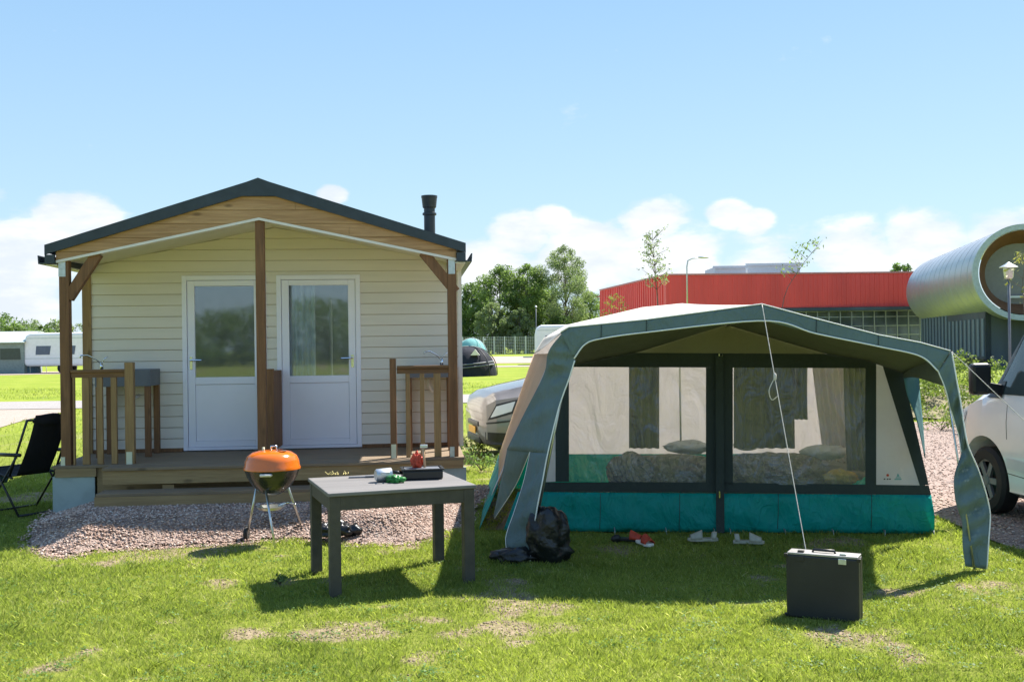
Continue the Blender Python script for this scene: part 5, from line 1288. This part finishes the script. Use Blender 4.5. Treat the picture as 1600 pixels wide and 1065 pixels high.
for s in (-1, 1):
    cb.panel([(2.08, .26), (1.72, .24), (1.76, .42), (2.09, .44)], s, .01).build('bumper_insert', M['black'], car, smooth=True)
    cb.panel([(2.075, .56), (1.62, .60), (1.60, .625), (2.08, .585)], s, .012).build('bumper_strip', M['black'], car, smooth=True)
    cb.panel([(2.02, .66), (1.70, .75), (1.64, .90), (1.93, .83)], s, .016).build('lamp_reflector', M['pale'], car, smooth=True)
mb = MB(); mb.box(1.98, 2.135, -.5, .5, .24, .36); mb.box(2.08, 2.14, -.42, .42, .50, .58); mb.build('grille', M['black'], car, bevel=.02)
mb = MB(); mb.box(2.14, 2.152, -.26, .26, .38, .49); mb.build('number_plate', M['plate'], car, bevel=.004)

# caravans
def caravan(loc, yaw, L, lab, win, grp='white caravans parked beyond the field'):
    r = empty('caravan', loc, yaw, lab, 'caravan', grp)
    prof = [(-L/2+.12, .45), (L/2-.25, .45), (L/2-.02, .75), (L/2+.05, 1.25), (L/2-.12, 2.1), (L/2-.45, 2.55), (L/2-.9, 2.66), (-L/2+.5, 2.66), (-L/2+.12, 2.5), (-L/2, 2.0), (-L/2-.02, .7)]
    mb = MB(); mb.prism(prof, -1.1, 1.1); mb.build('body', M['caravan'], r, bevel=.16)
    for (a, b, c, d) in win:
        mb = MB(); mb.prism([(a, c), (b-.1, c), (b, d), (a+.05, d)], -1.118, -1.108); mb.build('window', M['carglass'] if False else pbr('tinted window', (.10, .12, .20), .15), r)
    mb = MB(); mb.box(-L/2+.2, L/2-.4, -1.112, -1.104, 2.28, 2.33); mb.box(-L/2+.1, L/2-.2, -1.112, -1.104, .95, 1.0); mb.build('trim_stripe', M['pale'], r)
    for s in (-1, 1):
        mb = MB(); mb.lathe([(.001, -.1), (.32, -.1), (.33, 0), (.32, .1), (.001, .1)], 20, (0, s*.95, .32), 'y'); mb.build('wheel', M['tyre'], r, auto=40)
    mb = MB(); mb.box(-L/2-1.0, -L/2, -.05, .05, .45, .55); mb.build('drawbar', M['galv'], r)
    return r
cv = caravan((-33.7, 80, 0), R(0), 5.6, 'white caravan with two tinted windows seen left of and behind the cabin post', [(-1.9, -.75, 1.22, 1.80), (.55, 1.1, 1.22, 1.80)]); cv.scale.z = 1.13
cv = caravan((-41.2, 82, 0), R(8), 5.2, 'white caravan at the far left edge beside the grey awning', [(.6, 1.9, 1.3, 1.9)]); cv.scale.z = 1.0
cq = caravan((atY(862, 530, 88).x+.9, 88, 0), R(0), 4.6, 'white caravan whose roof shows above the tent eave before the trees', [(-1.5, .3, 1.25, 1.95)]); cq.scale.z = 1.22

# ================================================================== BACKGROUND
# grey caravan awning
def awning():
    r = empty('caravan_awning', (-38.2, 80.5, 0), 0, 'grey caravan awning with dark windows between the two far-left caravans', 'awning')
    mb = MB(); mb.prismx([(-1.6, 0), (1.4, 0), (1.4, 3.05), (0.4, 3.1), (-1.75, 2.35)], -1.85, 1.75); mb.build('fabric', M['cgreen'], r)
    for a, b in ((-1.55, -.25), (.0, 1.5)):
        mb = MB(); mb.box(a, b, -1.72, -1.62, 1.05, 2.15); mb.build('window', pbr('dark awning film', (.05, .065, .06), .3), r)
    mb = MB(); mb.prismx([(-1.95, 2.28), (.4, 3.12), (1.45, 3.08), (1.45, 3.14), (.4, 3.18), (-1.97, 2.34)], -2.0, 1.9); mb.build('roof', pbr('awning roof cloth', (.42, .48, .45), .6), r)
awning()
def dome(name, lab, cat, x, y, rx_, ry_, h, m_, seed=1, vent=None, group=None, door=None, yaw=0):
    r = empty(name, (x, y, 0), yaw, lab, cat, group)
    rows = []; n, k = 12, 36
    for i in range(n+1):
        t = i/n; z = h*math.sin(t*math.pi/2); rr = math.cos(t*math.pi/2)**.85; row = []
        for j in range(k+1):
            a = 2*math.pi*j/k; pin = 1-.10*abs(math.sin(2*a))*(1-t)
            row.append((rx_*rr*math.cos(a)*pin, ry_*rr*math.sin(a)*pin, z))
        rows.append(row)
    MB().grid(rows).build('flysheet', m_, r, smooth=True)
    for s in (0, 1):
        pts = [((rx_+.01)*math.cos(t*math.pi)*(1 if s == 0 else .75), (ry_+.01)*math.cos(t*math.pi)*(.8 if s == 0 else -.8), (h+.02)*math.sin(t*math.pi)**.8) for t in [i/20 for i in range(21)]]
        mb = MB(); mb.tube(pts, .025, 6); mb.build('pole_sleeve', M['case'] if m_ is M['blacktent'] else M['pale'], r, smooth=True)
    if door:
        d = MB(); d.prism(door, -ry_*.97, -ry_*.90); d.build('door_flap', M['trim'], r)
    return r
p = ground(747, 588); 
bt_ = dome('dome_tent', 'charcoal dome tent with a white vent, right of the cabin on the grass', 'tent', p.x-.55, p.y+1.5, 1.55, 1.5, 1.62, M['blacktent'])
mb = MB(); mb.prism([(.15, 1.15), (.65, 1.15), (.40, 1.48)], -1.25, -.95); mb.build('vent', M['trim'], bt_)
mb = MB()
for z_, o_ in ((.50, 0), (.66, .03)): mb.tube([(-1.5*.95*math.cos(t), -1.56*math.sin(t)*1.0, z_+.14*math.cos(t*1.0)*-1) for t in [math.pi*(.08+.84*i/14) for i in range(15)]], .035, 5)
mb.build('reflective_band', M['basin'], bt_, smooth=True)
p = ground(738, 566); dome('dome_tent', 'pale turquoise dome tent poking up behind the charcoal tent', 'tent', p.x-.2, p.y+4, 1.6, 1.6, 2.3, M['tealcloth'])
p = ground(25, 583); dome('dome_tent', 'blue grey dome tent in front of the grey awning', 'tent', p.x+.2, p.y+.5, 1.45, 1.2, 1.9, M['bluecloth'])
p = ground(2, 583); dome('dome_tent', 'pale blue low tent at the left edge before the awning', 'tent', p.x-.2, p.y+1.3, 1.6, 1.3, 1.35, M['skycloth'])

# wire fence in the distance
def fence():
    a, b = atY(690, 551, 170), atY(838, 551, 170); r = empty('wire_fence', (a.x, 170, 0), 0, 'distant grey mesh fence along the foot of the trees', 'fence')
    n = 9; L = b.x-a.x
    for i in range(n+1):
        mb = MB(); mb.box(L*i/n-.09, L*i/n+.09, -.09, .09, 0, 2.9); mb.build('fence_post', M['galv'], r)
    mb = MB()
    for z_ in np.linspace(.1, 2.8, 12): mb.box(0, L, -.015, .015, z_-.02, z_+.02)
    for x in np.arange(0, L, .35): mb.box(x-.015, x+.015, -.02, .02, 0, 2.8)
    mb.build('mesh', M['galv'], r)
fence()

# red hall
BY = 92.0; C0 = atY(1040, 430, BY); Fl = atY(938, 455, BY*1.28); Fr = atY(1470, 425, BY+1.0)
ztop = C0.z; zlow = atY(1040, 483, BY).z
hall = empty('red_hall', (C0.x, C0.y, 0), 0, 'long low hall clad in ribbed red metal above a glazed ground floor', 'building')
u_ = Vector((Fl.x-C0.x, Fl.y-C0.y, 0)); v_ = Vector((Fr.x-C0.x, Fr.y-C0.y, 0))
def pl(mb, a, b, z0, z1, th=.3, out=0.0):
    a, b = Vector(a), Vector(b); d = (b-a).normalized(); n_ = Vector((d.y, -d.x, 0)); a2, b2 = a+n_*out, b+n_*out
    mb.add([(*(a2).xy, z0), (*(b2).xy, z0), (*(b2-n_*th).xy, z0), (*(a2-n_*th).xy, z0), (*(a2).xy, z1), (*(b2).xy, z1), (*(b2-n_*th).xy, z1), (*(a2-n_*th).xy, z1)],
           [(0,3,2,1),(4,5,6,7),(0,1,5,4),(1,2,6,5),(2,3,7,6),(3,0,4,7)])
mb = MB(); Z = Vector((0, 0, 0)); pl(mb, Z, v_, zlow, ztop)
pl(mb, u_, Z, zlow-.0, ztop-.01)
mb.add([(*(u_*1.0).xy, zlow+.02), (0, 0, zlow+.02), (*v_.xy, zlow+.02), (v_.x, 34, zlow+.02), (u_.x, 34, zlow+.02)], [(0, 1, 2, 3, 4)])
mb.build('red_wall', M['red_clad'], hall)
mb = MB(); mb.add([(u_.x+.2, u_.y, ztop-.4), (.3, .3, ztop-.4), (v_.x, v_.y+.3, ztop-.4), (v_.x, 34, ztop-.4), (u_.x, 34, ztop-.4)], [(0, 1, 2, 3, 4)]); mb.build('flat_roof', M['grey_wall'], hall)
mb = MB(); L = v_.length
for i in range(int(L/.42)): 
    p = v_*(i*.42/L); pl(mb, p, p+v_.normalized()*.14, zlow+.03, ztop-.06, .2, .035)
Lu = u_.length
for i in range(int(Lu/.8)):
    p = u_-u_*(i*.8/Lu); pl(mb, p, p-u_.normalized()*.25, zlow+.03, ztop-.08, .2, .07)
mb.build('cladding_rib', M['red_clad'], hall)
mb = MB(); pl(mb, Z, v_, ztop-.02, ztop+.12, .6, .12); pl(mb, u_, Z, ztop-.02, ztop+.12, .6, .12); mb.build('parapet_trim', pbr('pale pink coping', (.55, .22, .22), .5), hall)
mb = MB(); pl(mb, Vector((0, 1.2, 0)), v_+Vector((0, 1.2, 0)), 0, zlow, .2); pl(mb, u_+Vector((.9, 0, 0)), Vector((.9, 1.0, 0)), 0, zlow, .2); mb.build('ground_floor_glazing', M['officeglass'], hall)
g_ = MB()
for x in np.arange(0.5, v_.x, 1.0): g_.box(x-.025, x+.025, 1.0, 1.19, 0, zlow-.35)
for z_ in (.5, 1.3, 2.1, 2.9, 3.7, zlow-.35): g_.box(0, v_.x, 1.02, 1.18, z_-.025, z_+.025)
g_.build('glazing_bar', M['galv'], hall)
mb = MB(); mb.box(.5, v_.x, .3, 1.1, zlow-.3, zlow-.02); mb.build('dark_fascia', M['blue_clad'], hall)
for (x0, x1, y, zt_, lab) in ((1117, 1165, 97, 417, 'pale'), (1168, 1250, 99, 413, 'pale')):
    a, b = atY(x0, zt_, y), atY(x1, zt_, y); q = MB(); q.box(a.x-C0.x, b.x-C0.x, y-BY, y-BY+5, ztop-.3, a.z); q.box(a.x-C0.x-.2, b.x-C0.x+.2, y-BY-.15, y-BY-.02, a.z-.15, a.z+.08); q.build('rooftop_unit', M['pale'], hall)

# silver tube building
pf = Vector((27.15, 62.0)); ax = Vector((5.4, 25.0)).normalized(); rt = Vector((ax.y, -ax.x))
tube = empty('tube_building', (pf.x, pf.y, 0), 0, 'rounded silver clad hall with a timber lined oval opening on a blue panelled base', 'building')
zc, rad, wid, dep = 5.52, 2.75, 11.5, 25.7
def oval(r, w0, w1, zc=zc, n=28):
    """closed outline in (across, z): semicircles at both ends"""
    pts = []
    for i in range(n+1): a = math.pi/2+math.pi*i/n; pts.append((w0+rad-0+r*math.cos(a), zc+r*math.sin(a)))
    for i in range(n+1): a = -math.pi/2+math.pi*i/n; pts.append((w1-rad+r*math.cos(a), zc+r*math.sin(a)))
    return pts
def ring(r0, r1, d0, d1, name, m_, cap0=True):
    A, B = oval(r0, 0, wid), oval(r1, 0, wid); mb = MB(); rows = []
    for outl, d in ((A, d0), (A, d1), (B, d1), (B, d0), (A, d0)):
        rows.append([(*(rt*x+ax*d), z) for x, z in outl+[outl[0]]])
    mb.grid(rows); return mb.build(name, m_, tube, auto=30)
ring(rad, rad-.22, .30, dep, 'silver_shell', M['metal_clad']); ring(rad+.06, rad-.26, 0, .295, 'rim', pbr('pale blue grey rim', (.38, .44, .50), .45))
for d_ in np.arange(1.8, dep-1, 1.9): ring(rad+.012, rad-.02, d_, d_+.06, 'clad_seam', M['metal_clad'])
# thick timber reveal tapering to the grey end wall
A, B = oval(rad-.31, 0, wid), oval(rad-.95, 0, wid); mb = MB()
mb.grid([[(*(rt*x+ax*.02), z) for x, z in A+[A[0]]], [(*(rt*x+ax*1.6), z) for x, z in B+[B[0]]]]); mb.build('timber_reveal', M['orangewood'], tube, auto=30)
mb = MB(); mb.add([(*(rt*x+ax*1.6), z) for x, z in B], [tuple(range(len(B)))]); mb.build('end_wall', M['grey_wall'], tube)
mb = MB(); p0, p1 = rt*2.2+ax*1.3, rt*(wid-2)+ax*1.3; mb.bar((p0.x, p0.y, zc-1.38), (p1.x, p1.y, zc-1.38), .1, .12); mb.build('balcony_rail', M['pale'], tube)
bs = MB(); ins_ = 1.10
def bq4(mb, a, d0, d1, z0, z1, th):
    c = [rt*a+ax*d0, rt*a+ax*d1, rt*(a+th)+ax*d1, rt*(a+th)+ax*d0]; mb.prismz([(q.x, q.y) for q in c], z0, z1)
bq4(bs, ins_, 2.2, dep, 0, 3.50, .3); c = [rt*ins_+ax*2.2, rt*wid+ax*2.2, rt*wid+ax*2.5, rt*ins_+ax*2.5]; bs.prismz([(q.x, q.y) for q in c], 0, 3.50); bs.build('base_wall', M['blue_clad'], tube)
bs = MB()
for d in np.arange(2.6, dep, 1.3): bq4(bs, ins_-.06, d, d+.55, .6, 2.9 if int(d*3) % 2 else 3.4, .05)
bs.build('base_panel', pbr('light blue panel', (.16, .21, .27), .5), tube)
bs = MB(); bq4(bs, ins_-.2, 2.0, dep, 0, .45, .3); bs.build('plinth', M['black'], tube)

# street lamps
def street_lamp(px, py, Y, arm, lab):
    t = atY(px, py, Y); r = empty('street_lamp', (t.x, Y, 0), 0, lab, 'street lamp')
    mb = MB(); a = arm; mb.tube([(0, 0, 0), (0, 0, t.z-.6), (a*.06, 0, t.z-.15), (a*.3, 0, t.z), (a*.8, 0, t.z+.08)], [.07, .05, .045, .035, .035], 8); mb.build('pole', M['galv'], r, smooth=True)
    mb = MB(); mb.blob((a*.88, 0, t.z+.08), (.42, .14, .09), 1, .0, 10); mb.build('lamp_head', M['galv'], r, smooth=True)
street_lamp(1073, 404, 78, 1.4, 'tall slim street lamp with curved arm before the red hall')
t = atY(1576, 420, 21)
ln = empty('garden_lamp', (t.x, 21, 0), 0, 'pale lantern lamp with a conical hat on a thin post before the tube building', 'lamp')
mb = MB(); mb.tube([(0, 0, 0), (0, 0, t.z-.18)], .026, 10); mb.build('pole', M['basin'], ln, smooth=True)
mb = MB(); mb.lathe([(.06, t.z-.2), (.085, t.z-.17), (.105, t.z+.02), (.001, t.z+.02)], 20); mb.build('lantern', M['galv'], ln, auto=40)
mb = MB(); mb.lathe([(.17, t.z+.02), (.175, t.z+.035), (.06, t.z+.10), (.02, t.z+.13), (.001, t.z+.13)], 20); mb.build('lamp_shade', M['galv'], ln, auto=40)
mb = MB(); t2 = atY(846, 480, 120)
fp_ = empty('flag_pole', (atY(838, 530, 140).x, 140, 0), 0, 'thin grey pole rising in front of the trees right of the fence', 'pole'); mb.tube([(0, 0, 0), (0, 0, 6.5)], .06, 8); mb.build('pole', M['basin'], fp_, smooth=True)
mb = MB(); mb.lathe([(.001, 6.5), (.18, 6.55), (.001, 6.75)], 8); mb.build('cap', M['galv'], fp_)

# ------------------------------------------------------------------ trees
def leaves(mbV, mbF, cents, rads, n, ls, r, up=.25):
    """n leaf quads spread over the clusters' shells and volumes"""
    cents = np.asarray(cents, float); rads = np.asarray(rads, float)
    w_ = rads**2; k = r.choice(len(cents), n, p=w_/w_.sum())
    d = r.normal(size=(n, 3)); d /= np.linalg.norm(d, axis=1)[:, None]; q = r.random(n)**.45
    P = cents[k]+d*rads[k][:, None]*q[:, None]*np.array([1, 1, .85])
    nr = d*.6+r.normal(size=(n, 3))*.8; nr[:, 2] += up; nr /= np.linalg.norm(nr, axis=1)[:, None]
    t = np.cross(nr, r.normal(size=(n, 3))); t /= np.linalg.norm(t, axis=1)[:, None]; b = np.cross(nr, t)
    s = ls*r.uniform(.55, 1.25, n)[:, None]
    V = np.stack([P-t*s, P-b*s*.45+t*s*.1, P+t*s, P+b*s*.45-t*s*.1], 1)
    return V.reshape(-1, 3), (np.arange(n)*4)[:, None]+np.array([[0, 1, 2, 3]]), k, q
def limb(mb, a, b, r0, r1, r, bend=.12, n=5):
    a, b = Vector(a), Vector(b); L = (b-a).length; off = Vector(r.normal(size=3))*L*bend
    pts = [a.lerp(b, i/n)+off*math.sin(math.pi*i/n)*.5 for i in range(n+1)]
    mb.tube(pts, [r0+(r1-r0)*i/n for i in range(n+1)], 6)
    return pts
def tree(lab, x, y, h, w_, cb, mat, nl, ls, seed, n_cl=26, top=.55, cat='tree', name='tree', group=None, tr=.018, asp=1.0, cr=.30):
    """trunk, limbs running to leaf clusters; w_ crown radius; cb crown base fraction; top = height fraction of the widest part"""
    r = np.random.default_rng(seed); root = empty(name, (x, y, 0), 0, lab, cat, group)
    mb = MB(); lean = r.normal(size=2)*h*.02
    tp_ = limb(mb, (0, 0, -.1), (lean[0], lean[1], h*.9), h*tr, h*tr*.15, r, .02, 8)
    C, RR = [], []
    for i in range(n_cl):
        f = cb+(1-cb)*((i+.5)/n_cl)**.9; prof = math.sin(math.pi*min(1, max(.08, ((f-cb)/(1-cb))**(math.log(.5)/math.log(max(.15, (top-cb)/(1-cb)))) ))); prof = prof**.6
        a = i*2.4+r.random()*.8; q = w_*prof*r.uniform(.35, .98)
        C.append((lean[0]*f+q*math.cos(a), lean[1]*f+q*math.sin(a)*asp, h*f*.96)); RR.append(w_*cr*r.uniform(.65, 1.3)*(.55+.45*prof))
        base = tp_[min(8, max(1, int(8*max(.15, f-.22))))]
        limb(mb, base, C[-1], h*tr*.28, h*tr*.05, r, .10, 4)
    mb.build('trunk', M['bark'], root, smooth=True)
    V, F, k, q = leaves(None, None, C, RR, nl, ls, r)
    cv = r.random(n_cl)*.45; var = np.clip(cv[k]+r.random(nl)*.4+.15*(V[::4, 2][:nl]/h)*0, 0, 1)
    arrmesh('crown', V, F, mat, root, var=var)
    return root
TY = 190
def twd(px): return atY(px, 540, TY).x
grp = 'mature trees beyond the mesh fence'
def thgt(px, py, Y=TY): return atY(px, py, Y).z
for i, (px, py, w_, cb, mt, nl, top, Y, lab) in enumerate([
    (648, 470, 4.8, .12, 'leafdark', 6000, .5, 196, 'dark tree mostly hidden behind the cabin, leftmost beyond the fence'),
    (700, 452, 4.6, .10, 'leafdark', 7000, .5, 196, 'dark green tree just right of the cabin beyond the fence'),
    (738, 440, 4.2, .10, 'leafdark', 8000, .55, 190, 'dark dense tree second from the cabin beyond the fence'),
    (782, 414, 5.4, .08, 'leafmid', 12000, .55, 186, 'full mid green tree with rounded top beyond the fence'),
    (822, 410, 4.6, .08, 'leafmid', 10000, .55, 184, 'tall mid green tree left of the airy pale one'),
    (845, 432, 4.2, .06, 'leafmid', 8000, .5, 194, 'lower green tree crown filling in behind the pale one'),
    (886, 380, 6.4, .10, 'leafpale', 15000, .55, 182, 'tall airy pale green tree, highest of the row'),
    (925, 455, 4.0, .06, 'leafmid', 6000, .5, 190, 'small green tree at the corner of the red hall'),
    (770, 470, 3.2, .05, 'leafpale', 5000, .5, 178, 'low silvery tree in front of the dark ones beyond the fence'),
    (812, 480, 3.0, .05, 'leafpale', 4500, .5, 177, 'low pale tree near the thin grey pole'),
    (875, 492, 4.0, .03, 'leafdark', 5000, .5, 180, 'low dark tree beneath the airy pale one')]):
    tree(lab, atY(px, 540, Y).x, Y, thgt(px, py, Y), w_, cb, M[mt], int(nl*1.6), .21 if mt != 'leafpale' else .17, 40+i, 42, top, group=grp, cr=.34 if mt != 'leafpale' else .25)
r_ = np.random.default_rng(5); C = [(atY(x, 540, 184).x, 184+r_.uniform(-3, 3), r_.uniform(.5, 2.6)) for x in np.linspace(690, 935, 60)]
V, F, k, q = leaves(None, None, C, np.full(60, 1.5), 14000, .26, r_); tag(arrmesh('undergrowth', V, F, M['leafdark'], var=r_.random(14000)), 'dark undergrowth along the foot of the distant trees', 'undergrowth', kind='stuff')
# far left hedge trees
for i, (px, py, w_, mt, Y) in enumerate([(2, 488, 3.4, 'leafdark', 110), (20, 505, 2.2, 'leafmid', 108), (50, 500, 2.6, 'leafpale', 118), (72, 505, 1.9, 'leafdark', 112), (92, 499, 2.8, 'leafpale', 118), (120, 505, 2.8, 'leafpale', 120), (-20, 495, 4, 'leafdark', 112)]):
    tree(['dark hedge tree at the left edge above the pale blue tent', 'small hedge tree above the far left caravan', 'pale rounded tree above the grey awning', 'small dark tree above the caravan roof', 'pale tree above the caravan beside the cabin post', 'pale tree between the cabin post and corner board', 'dark tree just beyond the left edge of the view'][i],
         atY(px, 540, Y).x, Y, atY(px, py, Y).z, w_, .05, M[mt], 2600, .17, 70+i, 22, .5, group='trees behind the caravans')
# hill of trees behind the red hall's right end
tree('tree crown peeping over the right end of the red hall', atY(1405, 440, 130).x, 130, atY(1405, 409, 130).z, 3.0, .3, M['leafdark'], 3000, .25, 91, 20)
# saplings: thin stems, few leaves
def sapling(lab, base, path, m_, nl, ls, seed, rad=.012, twigs=10, spread=.3, start=.45, clus=None, stake=False):
    r = np.random.default_rng(seed); o = Vector(base); root = empty('sapling', o, 0, lab, 'sapling')
    mb = MB(); P = smooth_poly([Vector(p)-o for p in path], 14); n = len(P); mb.tube(P, [rad*(1-.8*i/(n-1)) for i in range(n)], 6); C = []
    for i in range(twigs):
        f = start+(1-start)*(i+.3)/twigs; b = P[min(n-1, int(f*(n-1)))]; a = r.random()*6.28; L = spread*(1.15-f*.6)*r.uniform(.5, 1.1)
        e = b+Vector((math.cos(a)*L, math.sin(a)*L, L*r.uniform(.4, 1.1))); mb.tube([b, b.lerp(e, .5)+Vector((0, 0, L*.05)), e], [rad*.35, rad*.25, rad*.12], 5)
        C += [e, b.lerp(e, .6)]
    mb.build('trunk', M['bark'], root, smooth=True)
    C.append(P[-1]); cc = [tuple(c) for c in C]
    V, F, k, q = leaves(None, None, cc, np.full(len(cc), spread*.24), nl, ls, r); arrmesh('crown', V, F, m_, root, var=r.random(nl))
    if stake: s_ = MB(); s_.tube([(.12, 0, 0), (.12, 0, 1.6)], .025, 8); s_.build('stake', M['baluster'], root, smooth=True)
Y = 30
sapling('slender grey-leaved sapling standing before the red hall', (atY(1031, 540, Y).x, Y, 0), [atY(1031, 600, Y), atY(1028, 480, Y), atY(1023, 420, Y), atY(1019, 362, Y)], M['leafpale'], 620, .042, 3, .024, 46, .60, .50)
Y = 15.5
sapling('young sapling with sparse leaves leaning right above the canopy peak', (atY(1215, 560, Y).x, Y, 0), [atY(1215, 640, Y), atY(1222, 480, Y), atY(1250, 420, Y), atY(1285, 375, Y)], M['leafmid'], 170, .026, 8, .008, 22, .34, .58)
Y = 42
tree('thin yellow-green young tree at the left end of the red hall', atY(962, 540, Y).x, Y, atY(962, 452, Y).z, .75, .45, M['leafyellow'], 420, .055, 95, 16, .75, tr=.008, cr=.3)
Y = 14.5
sapling('leafy sapling rising behind the white van', (atY(1600, 560, Y).x, Y, 0), [atY(1600, 640, Y), atY(1602, 520, Y), atY(1598, 440, Y), atY(1606, 395, Y)], M['leafyellow'], 130, .040, 15, .010, 12, .34, .45)
# weedy bank on the right
r_ = np.random.default_rng(12); C = []
for i in range(260):
    x = r_.uniform(7.5, 15.5); y = r_.uniform(23.4, 27.5); C.append((x, y, .05+r_.random()*.72*(.5+fbm(x, y, 1.2, 2))+.10*(y-23)))
V, F, k, q = leaves(None, None, C, r_.uniform(.16, .34, 260), 26000, .045, r_, .1); tag(arrmesh('weeds', V, F, M['weed'], var=np.clip(r_.random(26000)*.7+.3*(k % 3)/2, 0, 1)), 'rough sunlit weeds on the bank between the tent and the van', 'weeds', kind='stuff')
bk_ = MB(); rows = []
for j in range(9):
    rows.append([(6.8+10*i/30, 22.9+5.5*j/8, .02+.45*math.sin(math.pi*min(1, j/5)/2)+.05*math.sin(i*1.3+j)) for i in range(31)])
tag(bk_.grid(rows).build('earth_bank', pbr('dry bank soil', (.20, .17, .09), .95, var=.4, scale=3, bmp=.8, bscale=12, bdist=.05), smooth=True), kind='structure')
# bare sticks/branch and low plants by the cabin's right corner
def plant(lab, px, py, h, n, m_, seed, sp=.25, ls=.03):
    g = ground(px, py); r = np.random.default_rng(seed); root = empty('plant', (g.x, g.y, 0), 0, lab, 'plant'); mb = MB(); C = []
    for i in range(9):
        a = r.random()*6.28; e = Vector((math.cos(a)*sp*r.uniform(.3, 1), math.sin(a)*sp*r.uniform(.3, 1), h*r.uniform(.5, 1))); mb.tube([(0, 0, 0), e*.5+Vector((0, 0, h*.1)), e], [.006, .004, .002], 5); C += [tuple(e), tuple(e*.6)]
    mb.build('stem', M['bark'], root, smooth=True); V, F, k, q = leaves(None, None, C, np.full(len(C), sp*.35), n, ls, r); arrmesh('foliage', V, F, m_, root, var=r.random(n))
plant('scruffy low plant on bare soil between the cabin corner and the tent', 738, 712, .32, 400, M['leafmid'], 3, .35, .03)
plant('dark twiggy weed right of the cabin skirting', 752, 735, .3, 300, M['leafdark'], 5, .3, .03)
plant('broad-leaved weed in the lawn at the front left table leg', 437, 912, .07, 40, M['leafmid'], 7, .06, .022)
plant('weeds on the drive edge seen under the canopy', 1470, 672, .35, 500, M['weed'], 9, .5, .03)
plant('twiggy shrub on the bank left of the van mirror', 1490, 640, .7, 700, M['weed'], 10, .7, .035)
# far woods that read as one mass (also what the door panes mirror)
r_ = np.random.default_rng(77); C = []; RR = []
for x in np.linspace(-80, 15, 100):
    hh = 4.6+1.9*fbm(np.array([x]), np.array([0.]), .3, 3)[0]
    for q in range(5): C.append((x+r_.normal()*.6, -76+r_.normal()*2, hh*(.12+.19*q))); RR.append(r_.uniform(1.0, 1.5))
V, F, k, q = leaves(None, None, C, RR, 70000, .22, r_); tag(arrmesh('wood', V, F, M['leafdark'], var=r_.random(70000)), 'row of trees opposite the cabin that shows mirrored in the door glass', 'wood', kind='stuff')
